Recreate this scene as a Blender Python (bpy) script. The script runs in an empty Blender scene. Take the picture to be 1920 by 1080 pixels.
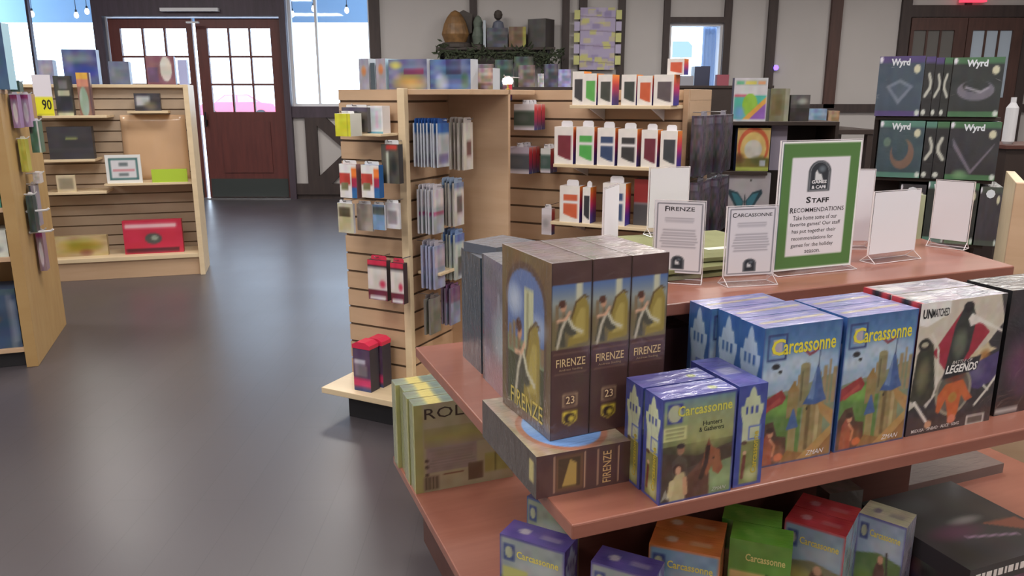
import bpy, math, random
import numpy as np
from mathutils import Vector, Matrix

# ------------------------------------------------------------------ camera, world, light, exposure
FPX, CAMH, PITCH = 1475.0, 1.32, math.atan(360/1475.0)
sc = bpy.context.scene
C = sc.collection
cam = bpy.data.objects.new('camera', bpy.data.cameras.new('camera'))
C.objects.link(cam)
cam.location = (0, 0, CAMH)
cam.rotation_euler = (math.pi/2-PITCH, 0, 0)
cam.data.sensor_width = 36
cam.data.lens = 36*FPX/1920
cam.data.clip_start = 0.02
cam.data.clip_end = 200
sc.camera = cam

world = bpy.data.worlds.new('daylight'); sc.world = world
world.use_nodes = True
_bg = world.node_tree.nodes['Background']
_bg.inputs['Color'].default_value = (0.66, 0.82, 1.0, 1)
_bg.inputs['Strength'].default_value = 6.5

sc.view_settings.view_transform = 'Standard'
sc.view_settings.look = 'None'
sc.view_settings.exposure = 0.0
sc.view_settings.gamma = 1.0
sc.view_settings.use_curve_mapping = False

def area(name, loc, size, power, col=(1, .95, .88), rot=(0, 0, 0)):
    l = bpy.data.lights.new(name, 'AREA'); l.shape = 'RECTANGLE'
    l.size, l.size_y = size; l.energy = power; l.color = col
    o = bpy.data.objects.new(name, l); C.objects.link(o); o.location = loc; o.rotation_euler = rot
    return o
LAMP = 53
for lx in (-4.6, -1.4, 1.8, 5.0):
    for ly in (-1.2, 1.6, 4.6, 7.8):
        area('ceiling_panel_light', (lx, ly, 3.17), (1.2, 0.6), LAMP)
# daylight falling in through the street windows and the glazed doors
for wx, ww in ((-6.1, 1.75), (-4.0, 2.2), (-2.31, 1.04), (2.32, .68)):
    _p = area('window_daylight', (wx, 10.62, 1.8), (ww, 1.4), 1, (1, 1, 1), (math.radians(-90), 0, 0))
    _p.data.cycles.is_portal = True      # guides the sky light through the opening, gives off nothing itself

# ------------------------------------------------------------------ projection helpers (real planes in the shop)
def ray(x, y):
    a = (x-960)/FPX; b = -(y-540)/FPX
    return (a, math.cos(PITCH)+b*math.sin(PITCH), -math.sin(PITCH)+b*math.cos(PITCH))

class Frame:
    """A piece of furniture's own floor axes: u along its front, w away from the front, z up."""
    def __init__(s, o, yaw):
        a = math.radians(yaw); s.o = o; s.yaw = a
        s.U = (math.cos(a), math.sin(a)); s.W = (-math.sin(a), math.cos(a))
    def world(s, u, w, z):
        return (s.o[0]+s.U[0]*u+s.W[0]*w, s.o[1]+s.U[1]*u+s.W[1]*w, z)
    def local(s, p):
        dx, dy = p[0]-s.o[0], p[1]-s.o[1]
        return dx*s.U[0]+dy*s.U[1], dx*s.W[0]+dy*s.W[1]
    def at(s, x, y, w):                      # measured point on the upright plane w
        r = ray(x, y)
        t = (w+s.o[0]*s.W[0]+s.o[1]*s.W[1])/(r[0]*s.W[0]+r[1]*s.W[1])
        return s.local((r[0]*t, r[1]*t))[0], CAMH+r[2]*t

def srgb(c):
    if isinstance(c, str):
        c = c.lstrip('#'); c = tuple(int(c[i:i+2], 16)/255 for i in (0, 2, 4))
    elif max(c) > 1.001:
        c = tuple(v/255 for v in c)
    return tuple(c)
def lin(c):
    return tuple(((v+.055)/1.055)**2.4 if v > .04045 else v/12.92 for v in srgb(c))

# ------------------------------------------------------------------ materials
MATS = {}
def _new(name):
    m = bpy.data.materials.new(name); m.use_nodes = True; MATS[name] = m
    return m, m.node_tree.nodes, m.node_tree.links, m.node_tree.nodes['Principled BSDF']
def plain(name, col, rough=.5, metal=0., coat=0., noise=0., scale=8., bump=0., spec=.5):
    m, n, l, b = _new(name)
    c = lin(col)
    b.inputs['Base Color'].default_value = (*c, 1)
    b.inputs['Roughness'].default_value = rough
    b.inputs['Metallic'].default_value = metal
    b.inputs['Coat Weight'].default_value = coat
    b.inputs['Specular IOR Level'].default_value = spec
    if noise or bump:
        tc = n.new('ShaderNodeTexCoord'); t = n.new('ShaderNodeTexNoise')
        t.inputs['Scale'].default_value = scale; t.inputs['Detail'].default_value = 5
        l.new(tc.outputs['Object'], t.inputs['Vector'])
        if noise:
            r = n.new('ShaderNodeValToRGB')
            r.color_ramp.elements[0].position = .3; r.color_ramp.elements[1].position = .7
            r.color_ramp.elements[0].color = (*[v*(1-noise) for v in c], 1)
            r.color_ramp.elements[1].color = (*[min(1, v*(1+noise)) for v in c], 1)
            l.new(t.outputs['Fac'], r.inputs['Fac']); l.new(r.outputs['Color'], b.inputs['Base Color'])
        if bump:
            bp = n.new('ShaderNodeBump'); bp.inputs['Strength'].default_value = bump; bp.inputs['Distance'].default_value = .01
            l.new(t.outputs['Fac'], bp.inputs['Height']); l.new(bp.outputs['Normal'], b.inputs['Normal'])
    return m
def wood(name, col, dark, rough=.4, stretch=(2, 30, 30), coat=0.):
    m, n, l, b = _new(name)
    tc = n.new('ShaderNodeTexCoord'); mp = n.new('ShaderNodeMapping'); t = n.new('ShaderNodeTexNoise'); r = n.new('ShaderNodeValToRGB')
    mp.inputs['Scale'].default_value = stretch
    t.inputs['Scale'].default_value = 1.5; t.inputs['Detail'].default_value = 6; t.inputs['Roughness'].default_value = .6
    l.new(tc.outputs['Object'], mp.inputs['Vector']); l.new(mp.outputs['Vector'], t.inputs['Vector'])
    l.new(t.outputs['Fac'], r.inputs['Fac']); l.new(r.outputs['Color'], b.inputs['Base Color'])
    r.color_ramp.elements[0].position = .3; r.color_ramp.elements[0].color = (*lin(dark), 1)
    r.color_ramp.elements[1].position = .65; r.color_ramp.elements[1].color = (*lin(col), 1)
    b.inputs['Roughness'].default_value = rough; b.inputs['Coat Weight'].default_value = coat
    return m
def printed(name, rough, coat, bump=0.):
    m, n, l, b = _new(name)
    a = n.new('ShaderNodeAttribute'); a.attribute_name = 'Col'
    l.new(a.outputs['Color'], b.inputs['Base Color'])
    b.inputs['Roughness'].default_value = rough
    b.inputs['Coat Weight'].default_value = coat; b.inputs['Coat Roughness'].default_value = .12
    if bump:      # loose shrink wrap: only the clear coat ripples
        tc = n.new('ShaderNodeTexCoord'); mp = n.new('ShaderNodeMapping'); t = n.new('ShaderNodeTexNoise'); bp = n.new('ShaderNodeBump')
        mp.inputs['Scale'].default_value = (9, 26, 12); t.inputs['Scale'].default_value = 2.2; t.inputs['Detail'].default_value = 4
        t.inputs['Distortion'].default_value = 1.2
        l.new(tc.outputs['Object'], mp.inputs['Vector']); l.new(mp.outputs['Vector'], t.inputs['Vector'])
        l.new(t.outputs['Fac'], bp.inputs['Height']); bp.inputs['Strength'].default_value = bump; bp.inputs['Distance'].default_value = .01
        l.new(bp.outputs['Normal'], b.inputs['Coat Normal'])
    return m
printed('print', .5, .15)
printed('wrapped', .42, 1.0, .34)
printed('matte_print', .85, 0)
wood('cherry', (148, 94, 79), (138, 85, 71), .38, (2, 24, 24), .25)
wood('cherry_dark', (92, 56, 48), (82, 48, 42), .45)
wood('maple', (200, 169, 140), (190, 158, 128), .5, (1.2, 12, 12))
wood('maple_golden', (178, 146, 98), (168, 134, 86), .5, (1.2, 12, 3))
wood('maple_pale', (226, 205, 172), (216, 194, 160), .42, (1.2, 12, 12))
plain('groove', (120, 96, 76), .7)
plain('slat_mauve', (182, 162, 142), .5, noise=.04)
plain('kick', (30, 29, 34), .6)
wood('timber', (66, 54, 52), (52, 42, 42), .6, (14, 14, 1.5))
wood('timber_brown', (84, 58, 52), (68, 46, 42), .6, (14, 14, 1.5))
wood('door_frame_wood', (74, 62, 74), (60, 50, 60), .55, (14, 14, 1.5))
wood('door_red', (100, 50, 46), (84, 42, 40), .45, (14, 14, 1.5))
plain('door_kick', (52, 58, 58), .5)
plain('plaster', (186, 181, 180), .9, noise=.03, scale=2, bump=.08)
plain('ceiling_white', (225, 222, 216), .9)
plain('metal', (170, 170, 175), .3, 1.)
plain('brass', (200, 175, 90), .3, 1.)
plain('dark_metal', (40, 40, 44), .4, .6)
plain('dark_cabinet', (52, 40, 36), .5, noise=.1)
plain('black_plastic', (30, 30, 33), .4)
plain('green_cloth', (132, 134, 92), .8, noise=.06, scale=14, bump=.3)
plain('garland', (58, 66, 48), .9, noise=.35, scale=20)
plain('awning', (150, 184, 214), .8)
plain('asphalt', (200, 200, 205), .9)
plain('car_pink', (222, 74, 98), .3, coat=1)
plain('tyre', (50, 50, 55), .7)
plain('car_glass', (170, 130, 145), .1)
plain('tan_sheet', (216, 180, 146), .3, coat=.8, noise=.03, bump=.4, scale=3)
plain('white_metal', (215, 215, 220), .5)

def _floor():
    m, n, l, b = _new('floor_planks')
    tc = n.new('ShaderNodeTexCoord'); mp = n.new('ShaderNodeMapping'); br = n.new('ShaderNodeTexBrick'); ns = n.new('ShaderNodeTexNoise')
    mp.inputs['Rotation'].default_value = (0, 0, math.radians(90))
    br.inputs['Scale'].default_value = 1; br.inputs['Brick Width'].default_value = 1.2; br.inputs['Row Height'].default_value = .15
    br.inputs['Mortar Size'].default_value = .0015
    br.inputs['Color1'].default_value = (*lin((76, 71, 76)), 1); br.inputs['Color2'].default_value = (*lin((73, 68, 73)), 1)
    br.inputs['Mortar'].default_value = (*lin((66, 62, 66)), 1)
    l.new(tc.outputs['Object'], mp.inputs['Vector']); l.new(mp.outputs['Vector'], br.inputs['Vector'])
    l.new(br.outputs['Color'], b.inputs['Base Color'])
    ns.inputs['Scale'].default_value = 1.3; ns.inputs['Detail'].default_value = 4
    l.new(tc.outputs['Object'], ns.inputs['Vector'])
    mr = n.new('ShaderNodeMapRange'); mr.inputs['To Min'].default_value = .26; mr.inputs['To Max'].default_value = .40
    l.new(ns.outputs['Fac'], mr.inputs['Value']); l.new(mr.outputs['Result'], b.inputs['Roughness'])
    b.inputs['Specular IOR Level'].default_value = .8
_floor()
def _clear(name, tint, fac, rough=.05):
    m, n, l, b = _new(name)
    n.remove(b)
    out = n['Material Output']; tr = n.new('ShaderNodeBsdfTransparent'); gl = n.new('ShaderNodeBsdfGlossy'); mx = n.new('ShaderNodeMixShader'); fr = n.new('ShaderNodeFresnel')
    tr.inputs['Color'].default_value = (*tint, 1); gl.inputs['Roughness'].default_value = rough
    n.remove(fr); mx.inputs['Fac'].default_value = fac
    l.new(tr.outputs['BSDF'], mx.inputs[1]); l.new(gl.outputs['BSDF'], mx.inputs[2]); l.new(mx.outputs['Shader'], out.inputs['Surface'])
_clear('pane_glass', (.96, .98, 1), .05, .02)
_clear('acrylic', (.95, .95, .97), .10, .08)
plain('acrylic_edge', (236, 228, 232), .2, coat=1)
def _emit(name, col, s):
    m, n, l, b = _new(name)
    b.inputs['Base Color'].default_value = (*lin(col), 1)
    b.inputs['Emission Color'].default_value = (*lin(col), 1); b.inputs['Emission Strength'].default_value = s
_emit('bulb_glow', (255, 225, 205), 6)
_emit('led_violet', (120, 90, 255), 3)
_emit('exit_red', (235, 70, 95), 1.2)
_emit('glare_glow', (255, 235, 225), 3)  # glow of the ovals added as white glare on the card stand

# ------------------------------------------------------------------ painting of printed artwork
class Canvas:
    """Low resolution artwork that becomes per-vertex print colour of one card face. x right, y up, both 0..1."""
    def __init__(s, w, h, col, ss=3):
        s.w, s.h, s.ss = w, h, ss
        s.W, s.H = w*ss, h*ss
        s.a = np.empty((s.H, s.W, 3)); s.a[:] = srgb(col)
        yy, xx = np.mgrid[0:s.H, 0:s.W]
        s.x = (xx+.5)/s.W; s.y = (yy+.5)/s.H
    def _mix(s, m, col, al=1.):
        m = (m*al)[..., None] if m.dtype != bool else (m.astype(float)*al)[..., None]
        s.a = s.a*(1-m)+np.array(srgb(col))*m
        return s
    def rect(s, x0, y0, x1, y1, col, al=1.):
        return s._mix((s.x >= x0) & (s.x <= x1) & (s.y >= y0) & (s.y <= y1), col, al)
    def ell(s, cx, cy, rx, ry, col, al=1., rot=0):
        dx, dy = s.x-cx, s.y-cy
        if rot:
            k = math.radians(rot); dx, dy = dx*math.cos(k)+dy*math.sin(k), -dx*math.sin(k)+dy*math.cos(k)
        return s._mix((dx/rx)**2+(dy/ry)**2 <= 1, col, al)
    def soft(s, cx, cy, rx, ry, col, al=1.):
        d = ((s.x-cx)/rx)**2+((s.y-cy)/ry)**2
        return s._mix(np.clip(1-d, 0, 1), col, al)
    def poly(s, pts, col, al=1.):
        ins = np.zeros(s.x.shape, bool); n = len(pts)
        for i in range(n):
            (x0, y0), (x1, y1) = pts[i], pts[(i+1) % n]
            if y0 == y1: continue
            c = ((s.y < y0) != (s.y < y1)) & (s.x < (x1-x0)*(s.y-y0)/(y1-y0)+x0)
            ins ^= c
        return s._mix(ins, col, al)
    def line(s, pts, wd, col, al=1.):
        asp = s.H/s.W
        for (x0, y0), (x1, y1) in zip(pts, pts[1:]):
            dx, dy = x1-x0, (y1-y0)*asp; L = dx*dx+dy*dy+1e-9
            px, py = s.x-x0, (s.y-y0)*asp
            t = np.clip((px*dx+py*dy)/L, 0, 1)
            s._mix((px-t*dx)**2+(py-t*dy)**2 <= wd*wd, col, al)
        return s
    def grad(s, x0, y0, x1, y1, stops, vert=True):
        m = (s.x >= x0) & (s.x <= x1) & (s.y >= y0) & (s.y <= y1)
        t = (s.y-y0)/(y1-y0) if vert else (s.x-x0)/(x1-x0)
        p = [q[0] for q in stops]; cs = np.array([srgb(q[1]) for q in stops])
        g = np.stack([np.interp(t, p, cs[:, k]) for k in range(3)], -1)
        s.a[m] = g[m]; return s
    def mottle(s, amp, cells, seed=1):
        r = np.random.RandomState(seed)
        cx, cy = cells
        g = r.uniform(-1, 1, (cy+2, cx+2, 3))*.5+r.uniform(-1, 1, (cy+2, cx+2, 1))
        fx, fy = s.x*cx, s.y*cy; ix, iy = fx.astype(int), fy.astype(int)
        tx, ty = (fx-ix)[..., None], (fy-iy)[..., None]
        tx, ty = tx*tx*(3-2*tx), ty*ty*(3-2*ty)
        v = (g[iy, ix]*(1-tx)+g[iy, ix+1]*tx)*(1-ty)+(g[iy+1, ix]*(1-tx)+g[iy+1, ix+1]*tx)*ty
        s.a = np.clip(s.a+v*amp, 0, 1); return s
    def bars(s, x0, y0, x1, y1, n, col, al=.6, seed=3, fill=.5):
        r = random.Random(seed)
        for i in range(n):
            yy = y1-(y1-y0)*(i+.5)/n; hh = (y1-y0)/n*fill/2
            ins = r.uniform(0, .18)*(x1-x0)
            s.rect(x0+ins*.5, yy-hh, x1-ins*.5, yy+hh, col, al)
        return s
    def out(s):
        b = s.a.reshape(s.h, s.ss, s.w, s.ss, 3).mean((1, 3))
        return np.where(b > .04045, ((b+.055)/1.055)**2.4, b/12.92)

_fontcache = {}
def text_polys(txt, shear=0., bold=0.):
    k = (txt, shear, bold)
    if k not in _fontcache:
        cu = bpy.data.curves.new('lettering_curve', 'FONT'); cu.body = txt; cu.shear = shear; cu.offset = bold; cu.resolution_u = 2
        ob = bpy.data.objects.new('lettering_curve', cu); C.objects.link(ob)
        dg = bpy.context.evaluated_depsgraph_get(); dg.update()
        me = bpy.data.meshes.new_from_object(ob.evaluated_get(dg))
        vs = [(v.co.x, v.co.y) for v in me.vertices]; fs = [tuple(p.vertices) for p in me.polygons]
        bpy.data.objects.remove(ob); bpy.data.meshes.remove(me); bpy.data.curves.remove(cu)
        xs = [v[0] for v in vs]; ys = [v[1] for v in vs]
        x0, x1, y0, y1 = min(xs), max(xs), min(ys), max(ys)
        _fontcache[k] = ([((x-x0)/(x1-x0), (y-y0)/(y1-y0)) for x, y in vs], fs)
    return _fontcache[k]

# ------------------------------------------------------------------ mesh builder
class MB:
    def __init__(s):
        s.v, s.f, s.m, s.c, s.mats = [], [], [], [], []
    def _mi(s, m):
        if m not in s.mats: s.mats.append(m)
        return s.mats.index(m)
    def add(s, vs, fs, m, col=(.8, .8, .8), cols=None):
        b = len(s.v); s.v += [tuple(q) for q in vs]
        lc = lin(col); s.c += [tuple(q) for q in cols] if cols is not None else [lc]*len(vs)
        s.f += [tuple(b+i for i in q) for q in fs]; s.m += [s._mi(m)]*len(fs)
        return s
    def box(s, x0, x1, y0, y1, z0, z1, m, col=(.8, .8, .8)):
        v = [(x, y, z) for z in (z0, z1) for y in (y0, y1) for x in (x0, x1)]
        return s.add(v, [(0, 2, 3, 1), (4, 5, 7, 6), (0, 1, 5, 4), (2, 6, 7, 3), (0, 4, 6, 2), (1, 3, 7, 5)], m, col)
    def grid(s, o, ex, ey, cv, m):
        a = cv.out(); h, w = a.shape[:2]
        o, ex, ey = np.array(o, float), np.array(ex, float), np.array(ey, float)
        ti = np.linspace(0, 1, w); tj = np.linspace(0, 1, h)
        P = o+ti[None, :, None]*ex+tj[:, None, None]*ey
        fs = [(j*w+i, j*w+i+1, (j+1)*w+i+1, (j+1)*w+i) for j in range(h-1) for i in range(w-1)]
        return s.add(P.reshape(-1, 3).tolist(), fs, m, cols=a.reshape(-1, 3).tolist())
    def artbox(s, sx, sy, sz, col, faces={}, m='print', o=(0, 0, 0)):
        x0, x1, y0, y1, z0, z1 = o[0]-sx/2, o[0]+sx/2, o[1]-sy/2, o[1]+sy/2, o[2], o[2]+sz
        F = {'front': ((x0, y0, z0), (sx, 0, 0), (0, 0, sz)), 'back': ((x1, y1, z0), (-sx, 0, 0), (0, 0, sz)),
             'left': ((x0, y1, z0), (0, -sy, 0), (0, 0, sz)), 'right': ((x1, y0, z0), (0, sy, 0), (0, 0, sz)),
             'top': ((x0, y0, z1), (sx, 0, 0), (0, sy, 0)), 'bottom': ((x0, y1, z0), (sx, 0, 0), (0, -sy, 0))}
        for k, (a, ex, ey) in F.items():
            f = faces.get(k)
            if isinstance(f, Canvas): s.grid(a, ex, ey, f, m)
            else:
                a, ex, ey = map(Vector, (a, ex, ey))
                s.add([a, a+ex, a+ex+ey, a+ey], [(0, 1, 2, 3)], m, f if f is not None else col)
        return s
    def prism(s, pts, y0, y1, m, axis='y', col=(.8, .8, .8)):
        """closed outline pts (a,b) extruded; axis y: (x,z) outline; axis x: (y,z) outline; axis z: (x,y) outline"""
        mk = {'y': lambda a, b, t: (a, t, b), 'x': lambda a, b, t: (t, a, b), 'z': lambda a, b, t: (a, b, t)}[axis]
        n = len(pts)
        v = [mk(a, b, y0) for a, b in pts]+[mk(a, b, y1) for a, b in pts]
        fs = [tuple(range(n))[::-1], tuple(range(n, 2*n))]+[(i, (i+1) % n, n+(i+1) % n, n+i) for i in range(n)]
        return s.add(v, fs, m, col)
    def tube(s, pts, r, m, n=8, col=(.8, .8, .8), r1=None):
        pts = [Vector(p) for p in pts]; rings = []
        for i, p in enumerate(pts):
            d = (pts[min(i+1, len(pts)-1)]-pts[max(i-1, 0)]).normalized()
            a = d.orthogonal().normalized() if i == 0 else (pa-d*pa.dot(d)).normalized(); pa = a
            b = d.cross(a); rr = r if r1 is None else r+(r1-r)*i/(len(pts)-1)
            rings.append([p+a*math.cos(2*math.pi*k/n)*rr+b*math.sin(2*math.pi*k/n)*rr for k in range(n)])
        v = [q for g in rings for q in g]
        fs = [(i*n+k, i*n+(k+1) % n, (i+1)*n+(k+1) % n, (i+1)*n+k) for i in range(len(pts)-1) for k in range(n)]
        fs += [tuple(range(n))[::-1], tuple((len(pts)-1)*n+k for k in range(n))]
        return s.add(v, fs, m, col)
    def lathe(s, prof, m, n=20, o=(0, 0, 0), col=(.8, .8, .8), sq=(1, 1)):
        v = [(o[0]+r*math.cos(2*math.pi*k/n)*sq[0], o[1]+r*math.sin(2*math.pi*k/n)*sq[1], o[2]+z) for r, z in prof for k in range(n)]
        fs = [(i*n+k, i*n+(k+1) % n, (i+1)*n+(k+1) % n, (i+1)*n+k) for i in range(len(prof)-1) for k in range(n)]
        fs += [tuple(range(n))[::-1], tuple((len(prof)-1)*n+k for k in range(n))]
        return s.add(v, fs, m, col)
    def text(s, txt, o, ex, ey, m='print', col=(0, 0, 0), shear=0., bold=0.):
        vs, fs = text_polys(txt, shear, bold)
        o, ex, ey = map(Vector, (o, ex, ey))
        return s.add([o+ex*a+ey*b for a, b in vs], fs, m, col)
    def build(s, name, parent=None, loc=(0, 0, 0), yaw=0., bevel=0.):
        me = bpy.data.meshes.new(name); me.from_pydata(s.v, [], s.f)
        for k in s.mats: me.materials.append(MATS[k])
        me.polygons.foreach_set('material_index', s.m)
        at = me.color_attributes.new('Col', 'FLOAT_COLOR', 'POINT')
        at.data.foreach_set('color', np.concatenate([np.array(s.c, dtype=np.float32), np.ones((len(s.c), 1), np.float32)], 1).ravel())
        me.update()
        o = bpy.data.objects.new(name, me); C.objects.link(o)
        o.location = loc; o.rotation_euler = (0, 0, yaw)
        if parent: o.parent = parent
        if bevel:
            b = o.modifiers.new('edge', 'BEVEL'); b.width = bevel; b.segments = 2; b.limit_method = 'ANGLE'
        return o

def tag(o, label=None, cat=None, group=None, kind=None):
    if label: o['label'] = label
    if cat: o['category'] = cat
    if group: o['group'] = group
    if kind: o['kind'] = kind
    return o
def empty(name, loc=(0, 0, 0), yaw=0.):
    o = bpy.data.objects.new(name, None); C.objects.link(o); o.location = loc; o.rotation_euler = (0, 0, yaw); o.empty_display_size = .05
    return o
def dup(o, loc=None, yaw=None, label=None, parent=None):
    c = o.copy(); C.objects.link(c)
    if parent: c.parent = parent
    for ch in list(o.children): dup(ch, parent=c)
    if loc is not None: c.location = loc
    if yaw is not None: c.rotation_euler = (0, 0, yaw)
    if label: c['label'] = label
    return c

def face_text(mb, dims, face, txt, x, y, w, h, col, shear=0., bold=0., up=False, off=.0006, z=0.):
    """lettering on one face of a card box; x,y,w,h are shares of that face; up = reads bottom to top"""
    sx, sy, sz = dims
    x0, x1, y0, y1, z0, z1 = -sx/2, sx/2, -sy/2, sy/2, z, z+sz
    O, EX, EY, N = {'front': ((x0, y0, z0), (sx, 0, 0), (0, 0, sz), (0, -1, 0)), 'left': ((x0, y1, z0), (0, -sy, 0), (0, 0, sz), (-1, 0, 0)),
                    'right': ((x1, y0, z0), (0, sy, 0), (0, 0, sz), (1, 0, 0)), 'top': ((x0, y0, z1), (sx, 0, 0), (0, sy, 0), (0, 0, 1))}[face]
    O, EX, EY, N = map(Vector, (O, EX, EY, N))
    o = O+EX*x+EY*y+N*off
    if up: mb.text(txt, o+EX*w, EY*h, -EX*w, col=col, shear=shear, bold=bold)
    else: mb.text(txt, o, EX*w, EY*h, col=col, shear=shear, bold=bold)

def struct(mb, name, loc=(0, 0, 0), yaw=0, parent=None):
    o = mb.build(name, parent, loc, yaw)
    if not parent: o['kind'] = 'structure'
    return o
# ------------------------------------------------------------------ the room
YW = 10.4
def wall_x(x, y): return Frame((0, 0), 0).at(x, y, YW)[0]
def wall_z(y): return Frame((0, 0), 0).at(960, y, YW)[1]
ROOM = (-7.6, 7.8, -3.2, 3.2)
struct(MB().box(ROOM[0], ROOM[1], ROOM[2], YW, -.1, 0, 'floor_planks'), 'floor')
struct(MB().box(ROOM[0], ROOM[1], ROOM[2], YW+.2, 3.2, 3.3, 'ceiling_white'), 'ceiling')
struct(MB().box(ROOM[0]-.2, ROOM[0], ROOM[2], YW+.2, -.1, 3.2, 'plaster'), 'wall_left')
struct(MB().box(ROOM[1], ROOM[1]+.2, ROOM[2], YW+.2, -.1, 3.2, 'plaster'), 'wall_right')
struct(MB().box(ROOM[0], ROOM[1], ROOM[2]-.2, ROOM[2], -.1, 3.2, 'plaster'), 'wall_rear')
SILL = 1.19
HOLES = [(-7.0, -5.24, SILL, 2.6), (-5.12, -2.91, 0, 2.29), (-2.83, -1.79, SILL, 2.6), (1.98, 2.66, 1.16, 2.21)]
mb = MB(); xs = ROOM[0]
for x0, x1, z0, z1 in HOLES:
    mb.box(xs, x0, YW, YW+.2, -.1, 3.2, 'plaster')
    if z0 > 0: mb.box(x0, x1, YW, YW+.2, -.1, z0, 'plaster')
    mb.box(x0, x1, YW, YW+.2, z1, 3.2, 'plaster'); xs = x1
mb.box(xs, ROOM[1], YW, YW+.2, -.1, 3.2, 'plaster')
struct(mb, 'wall_back')

_tn = [0]
def trim(x0, x1, z0, z1, m='timber', d=.05):
    _tn[0] += 1
    struct(MB().box(x0, x1, YW-d, YW+.005, z0, z1, m), 'trim_%d' % _tn[0])
trim(-5.24, -5.12, 0, 3.2, 'door_frame_wood', .07); trim(-5.12, -2.91, 2.29, 3.2, 'door_frame_wood', .07)
trim(-2.91, -2.83, 0, 3.2, 'door_frame_wood', .07); trim(-1.79, -1.66, 0, 3.2)
trim(-7.0, -5.24, 2.6, 2.75, 'door_frame_wood'); trim(-2.83, -1.79, 2.6, 2.75, 'door_frame_wood')
trim(-7.0, -5.24, SILL-.14, SILL, 'door_frame_wood'); trim(-2.83, -1.79, SILL-.14, SILL, 'door_frame_wood')
trim(-2.83, -1.79, .06, .2, 'timber'); trim(-2.67, -2.52, .2, SILL-.14, 'timber')
# diagonal brace under the window
_tn[0] += 1
struct(MB().prism([(-2.52, .2), (-2.36, .2), (-1.79, .78), (-1.79, .95), (-2.52, .30)], YW-.05, YW+.005, 'timber'), 'trim_%d' % _tn[0])
_tn[0] += 1
struct(MB().prism([(-2.52, 1.05), (-2.52, .95), (-1.79, .30), (-1.79, .46), (-2.40, 1.05)], YW-.048, YW+.005, 'timber'), 'trim_%d' % _tn[0])
for a, b in ((-.53, -.44), (.63, .72), (.84, .94), (1.33, 1.42), (1.90, 1.98), (2.66, 2.75), (3.21, 3.32)):
    trim(a, b, 1.15, 3.2)
trim(3.99, 4.13, 1.17, 3.2, 'timber_brown'); trim(4.87, 4.99, 0, 3.2); trim(6.42, 6.54, 0, 3.2)
trim(1.98, 2.66, 2.21, 2.28); trim(3.5, 4.87, 1.12, 1.22); trim(6.54, 7.8, 1.12, 1.22); trim(-1.66, 3.5, 1.08, 1.16)
trim(4.99, 6.42, 2.28, 2.42); trim(5.66, 5.73, 2.42, 3.2)
_tn[0] += 1
struct(MB().box(ROOM[0], -5.24, YW-.02, YW, 0, .1, 'timber').box(-2.83, 4.87, YW-.02, YW, 0, .1, 'timber'), 'baseboard_back')

def window(n, x0, x1, z0, z1, mull, fm, depth=.06):
    r = empty('window_%d' % n, ((x0+x1)/2, YW+.1, z0)); r['kind'] = 'structure'
    h = z1-z0; w = (x1-x0)/2; t = .035
    MB().prism([(-w, 0), (w, 0), (w, h), (-w, h)], 0, .01, 'pane_glass').build('glass_pane', r)
    f = MB()
    for a, b, c, d in ((-w, -w+t, 0, h), (w-t, w, 0, h), (-w+t, w-t, 0, t), (-w+t, w-t, h-t, h)): f.box(a, b, -depth/2, depth/2, c, d, fm)
    f.build('window_frame', r)
    for k in mull: MB().box(k*2*w-w-.015, k*2*w-w+.015, -.03, .03, t, h-t, fm).build('mullion', r)
    return r
window(1, -7.0, -5.24, SILL, 2.6, (.5,), 'door_frame_wood')
window(2, -2.83, -1.79, SILL, 2.6, (.33,), 'white_metal')
window(3, 1.98, 2.66, 1.16, 2.21, (), 'white_metal', .18)
plain('curtain_blue', (170, 196, 236), .9)
w3 = bpy.data.objects['window_3']
MB().add([(.34-.2*i/9, .11+.012*(i % 2), z) for z in (.03, 1.02) for i in range(10)], [(i, i+1, i+11, i+10) for i in range(9)], 'curtain_blue').build('curtain', w3)

def door(n, x0, x1, top, gz0, gz1, gx0, gx1, cols, rows, wm, kick=True, pane='pane_glass', y=YW+.03):
    r = empty('door_%d' % n, ((x0+x1)/2, y, 0)); r['kind'] = 'structure'
    c = (x0+x1)/2; a, b = x0-c, x1-c; g0, g1 = gx0-c, gx1-c
    f = MB()
    for q in ((a, g0, .01, top), (g1, b, .01, top), (g0, g1, .01, gz0), (g0, g1, gz1, top)): f.box(q[0], q[1], 0, .045, q[2], q[3], wm)
    f.build('door_leaf', r)
    MB().box(g0+.08, g1-.08, -.012, -.001, .34, gz0-.12, wm).build('raised_panel', r)
    MB().box(g0, g1, .02, .026, gz0, gz1, pane).build('glass_pane', r)
    for i in range(1, cols):
        x = g0+(g1-g0)*i/cols; MB().box(x-.012, x+.012, .005, .04, gz0, gz1, wm).build('muntin', r)
    for j in range(1, rows):
        z = gz0+(gz1-gz0)*j/rows; MB().box(g0, g1, .008, .037, z-.012, z+.012, wm).build('muntin', r)
    if kick: MB().box(a+.03, b-.03, -.006, -.001, .02, .26, 'door_kick').build('kick_plate', r)
    return r
d1 = door(1, -5.10, -4.045, 2.27, 1.12, 2.15, -4.96, -4.12, 3, 3, 'door_red')
d2 = door(2, -4.0, -2.925, 2.27, 1.12, 2.15, -3.86, -3.06, 3, 3, 'door_red')
MB().box(.40, .415, -.06, -.0, .95, 1.02, 'metal').tube([(.41, -.05, .93), (.41, -.05, 1.12)], .01, 'metal').build('door_handle', d1)
MB().box(-.50, -.485, -.05, -.0, .95, 1.02, 'dark_metal').tube([(-.49, -.05, .93), (-.49, -.05, 1.12)], .01, 'dark_metal').build('door_handle', d2)
plain('pane_dim', (104, 102, 100), .3); plain('pane_bright', (176, 190, 206), .3)  # opaque panes, the dim and bright light from behind painted in
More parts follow.
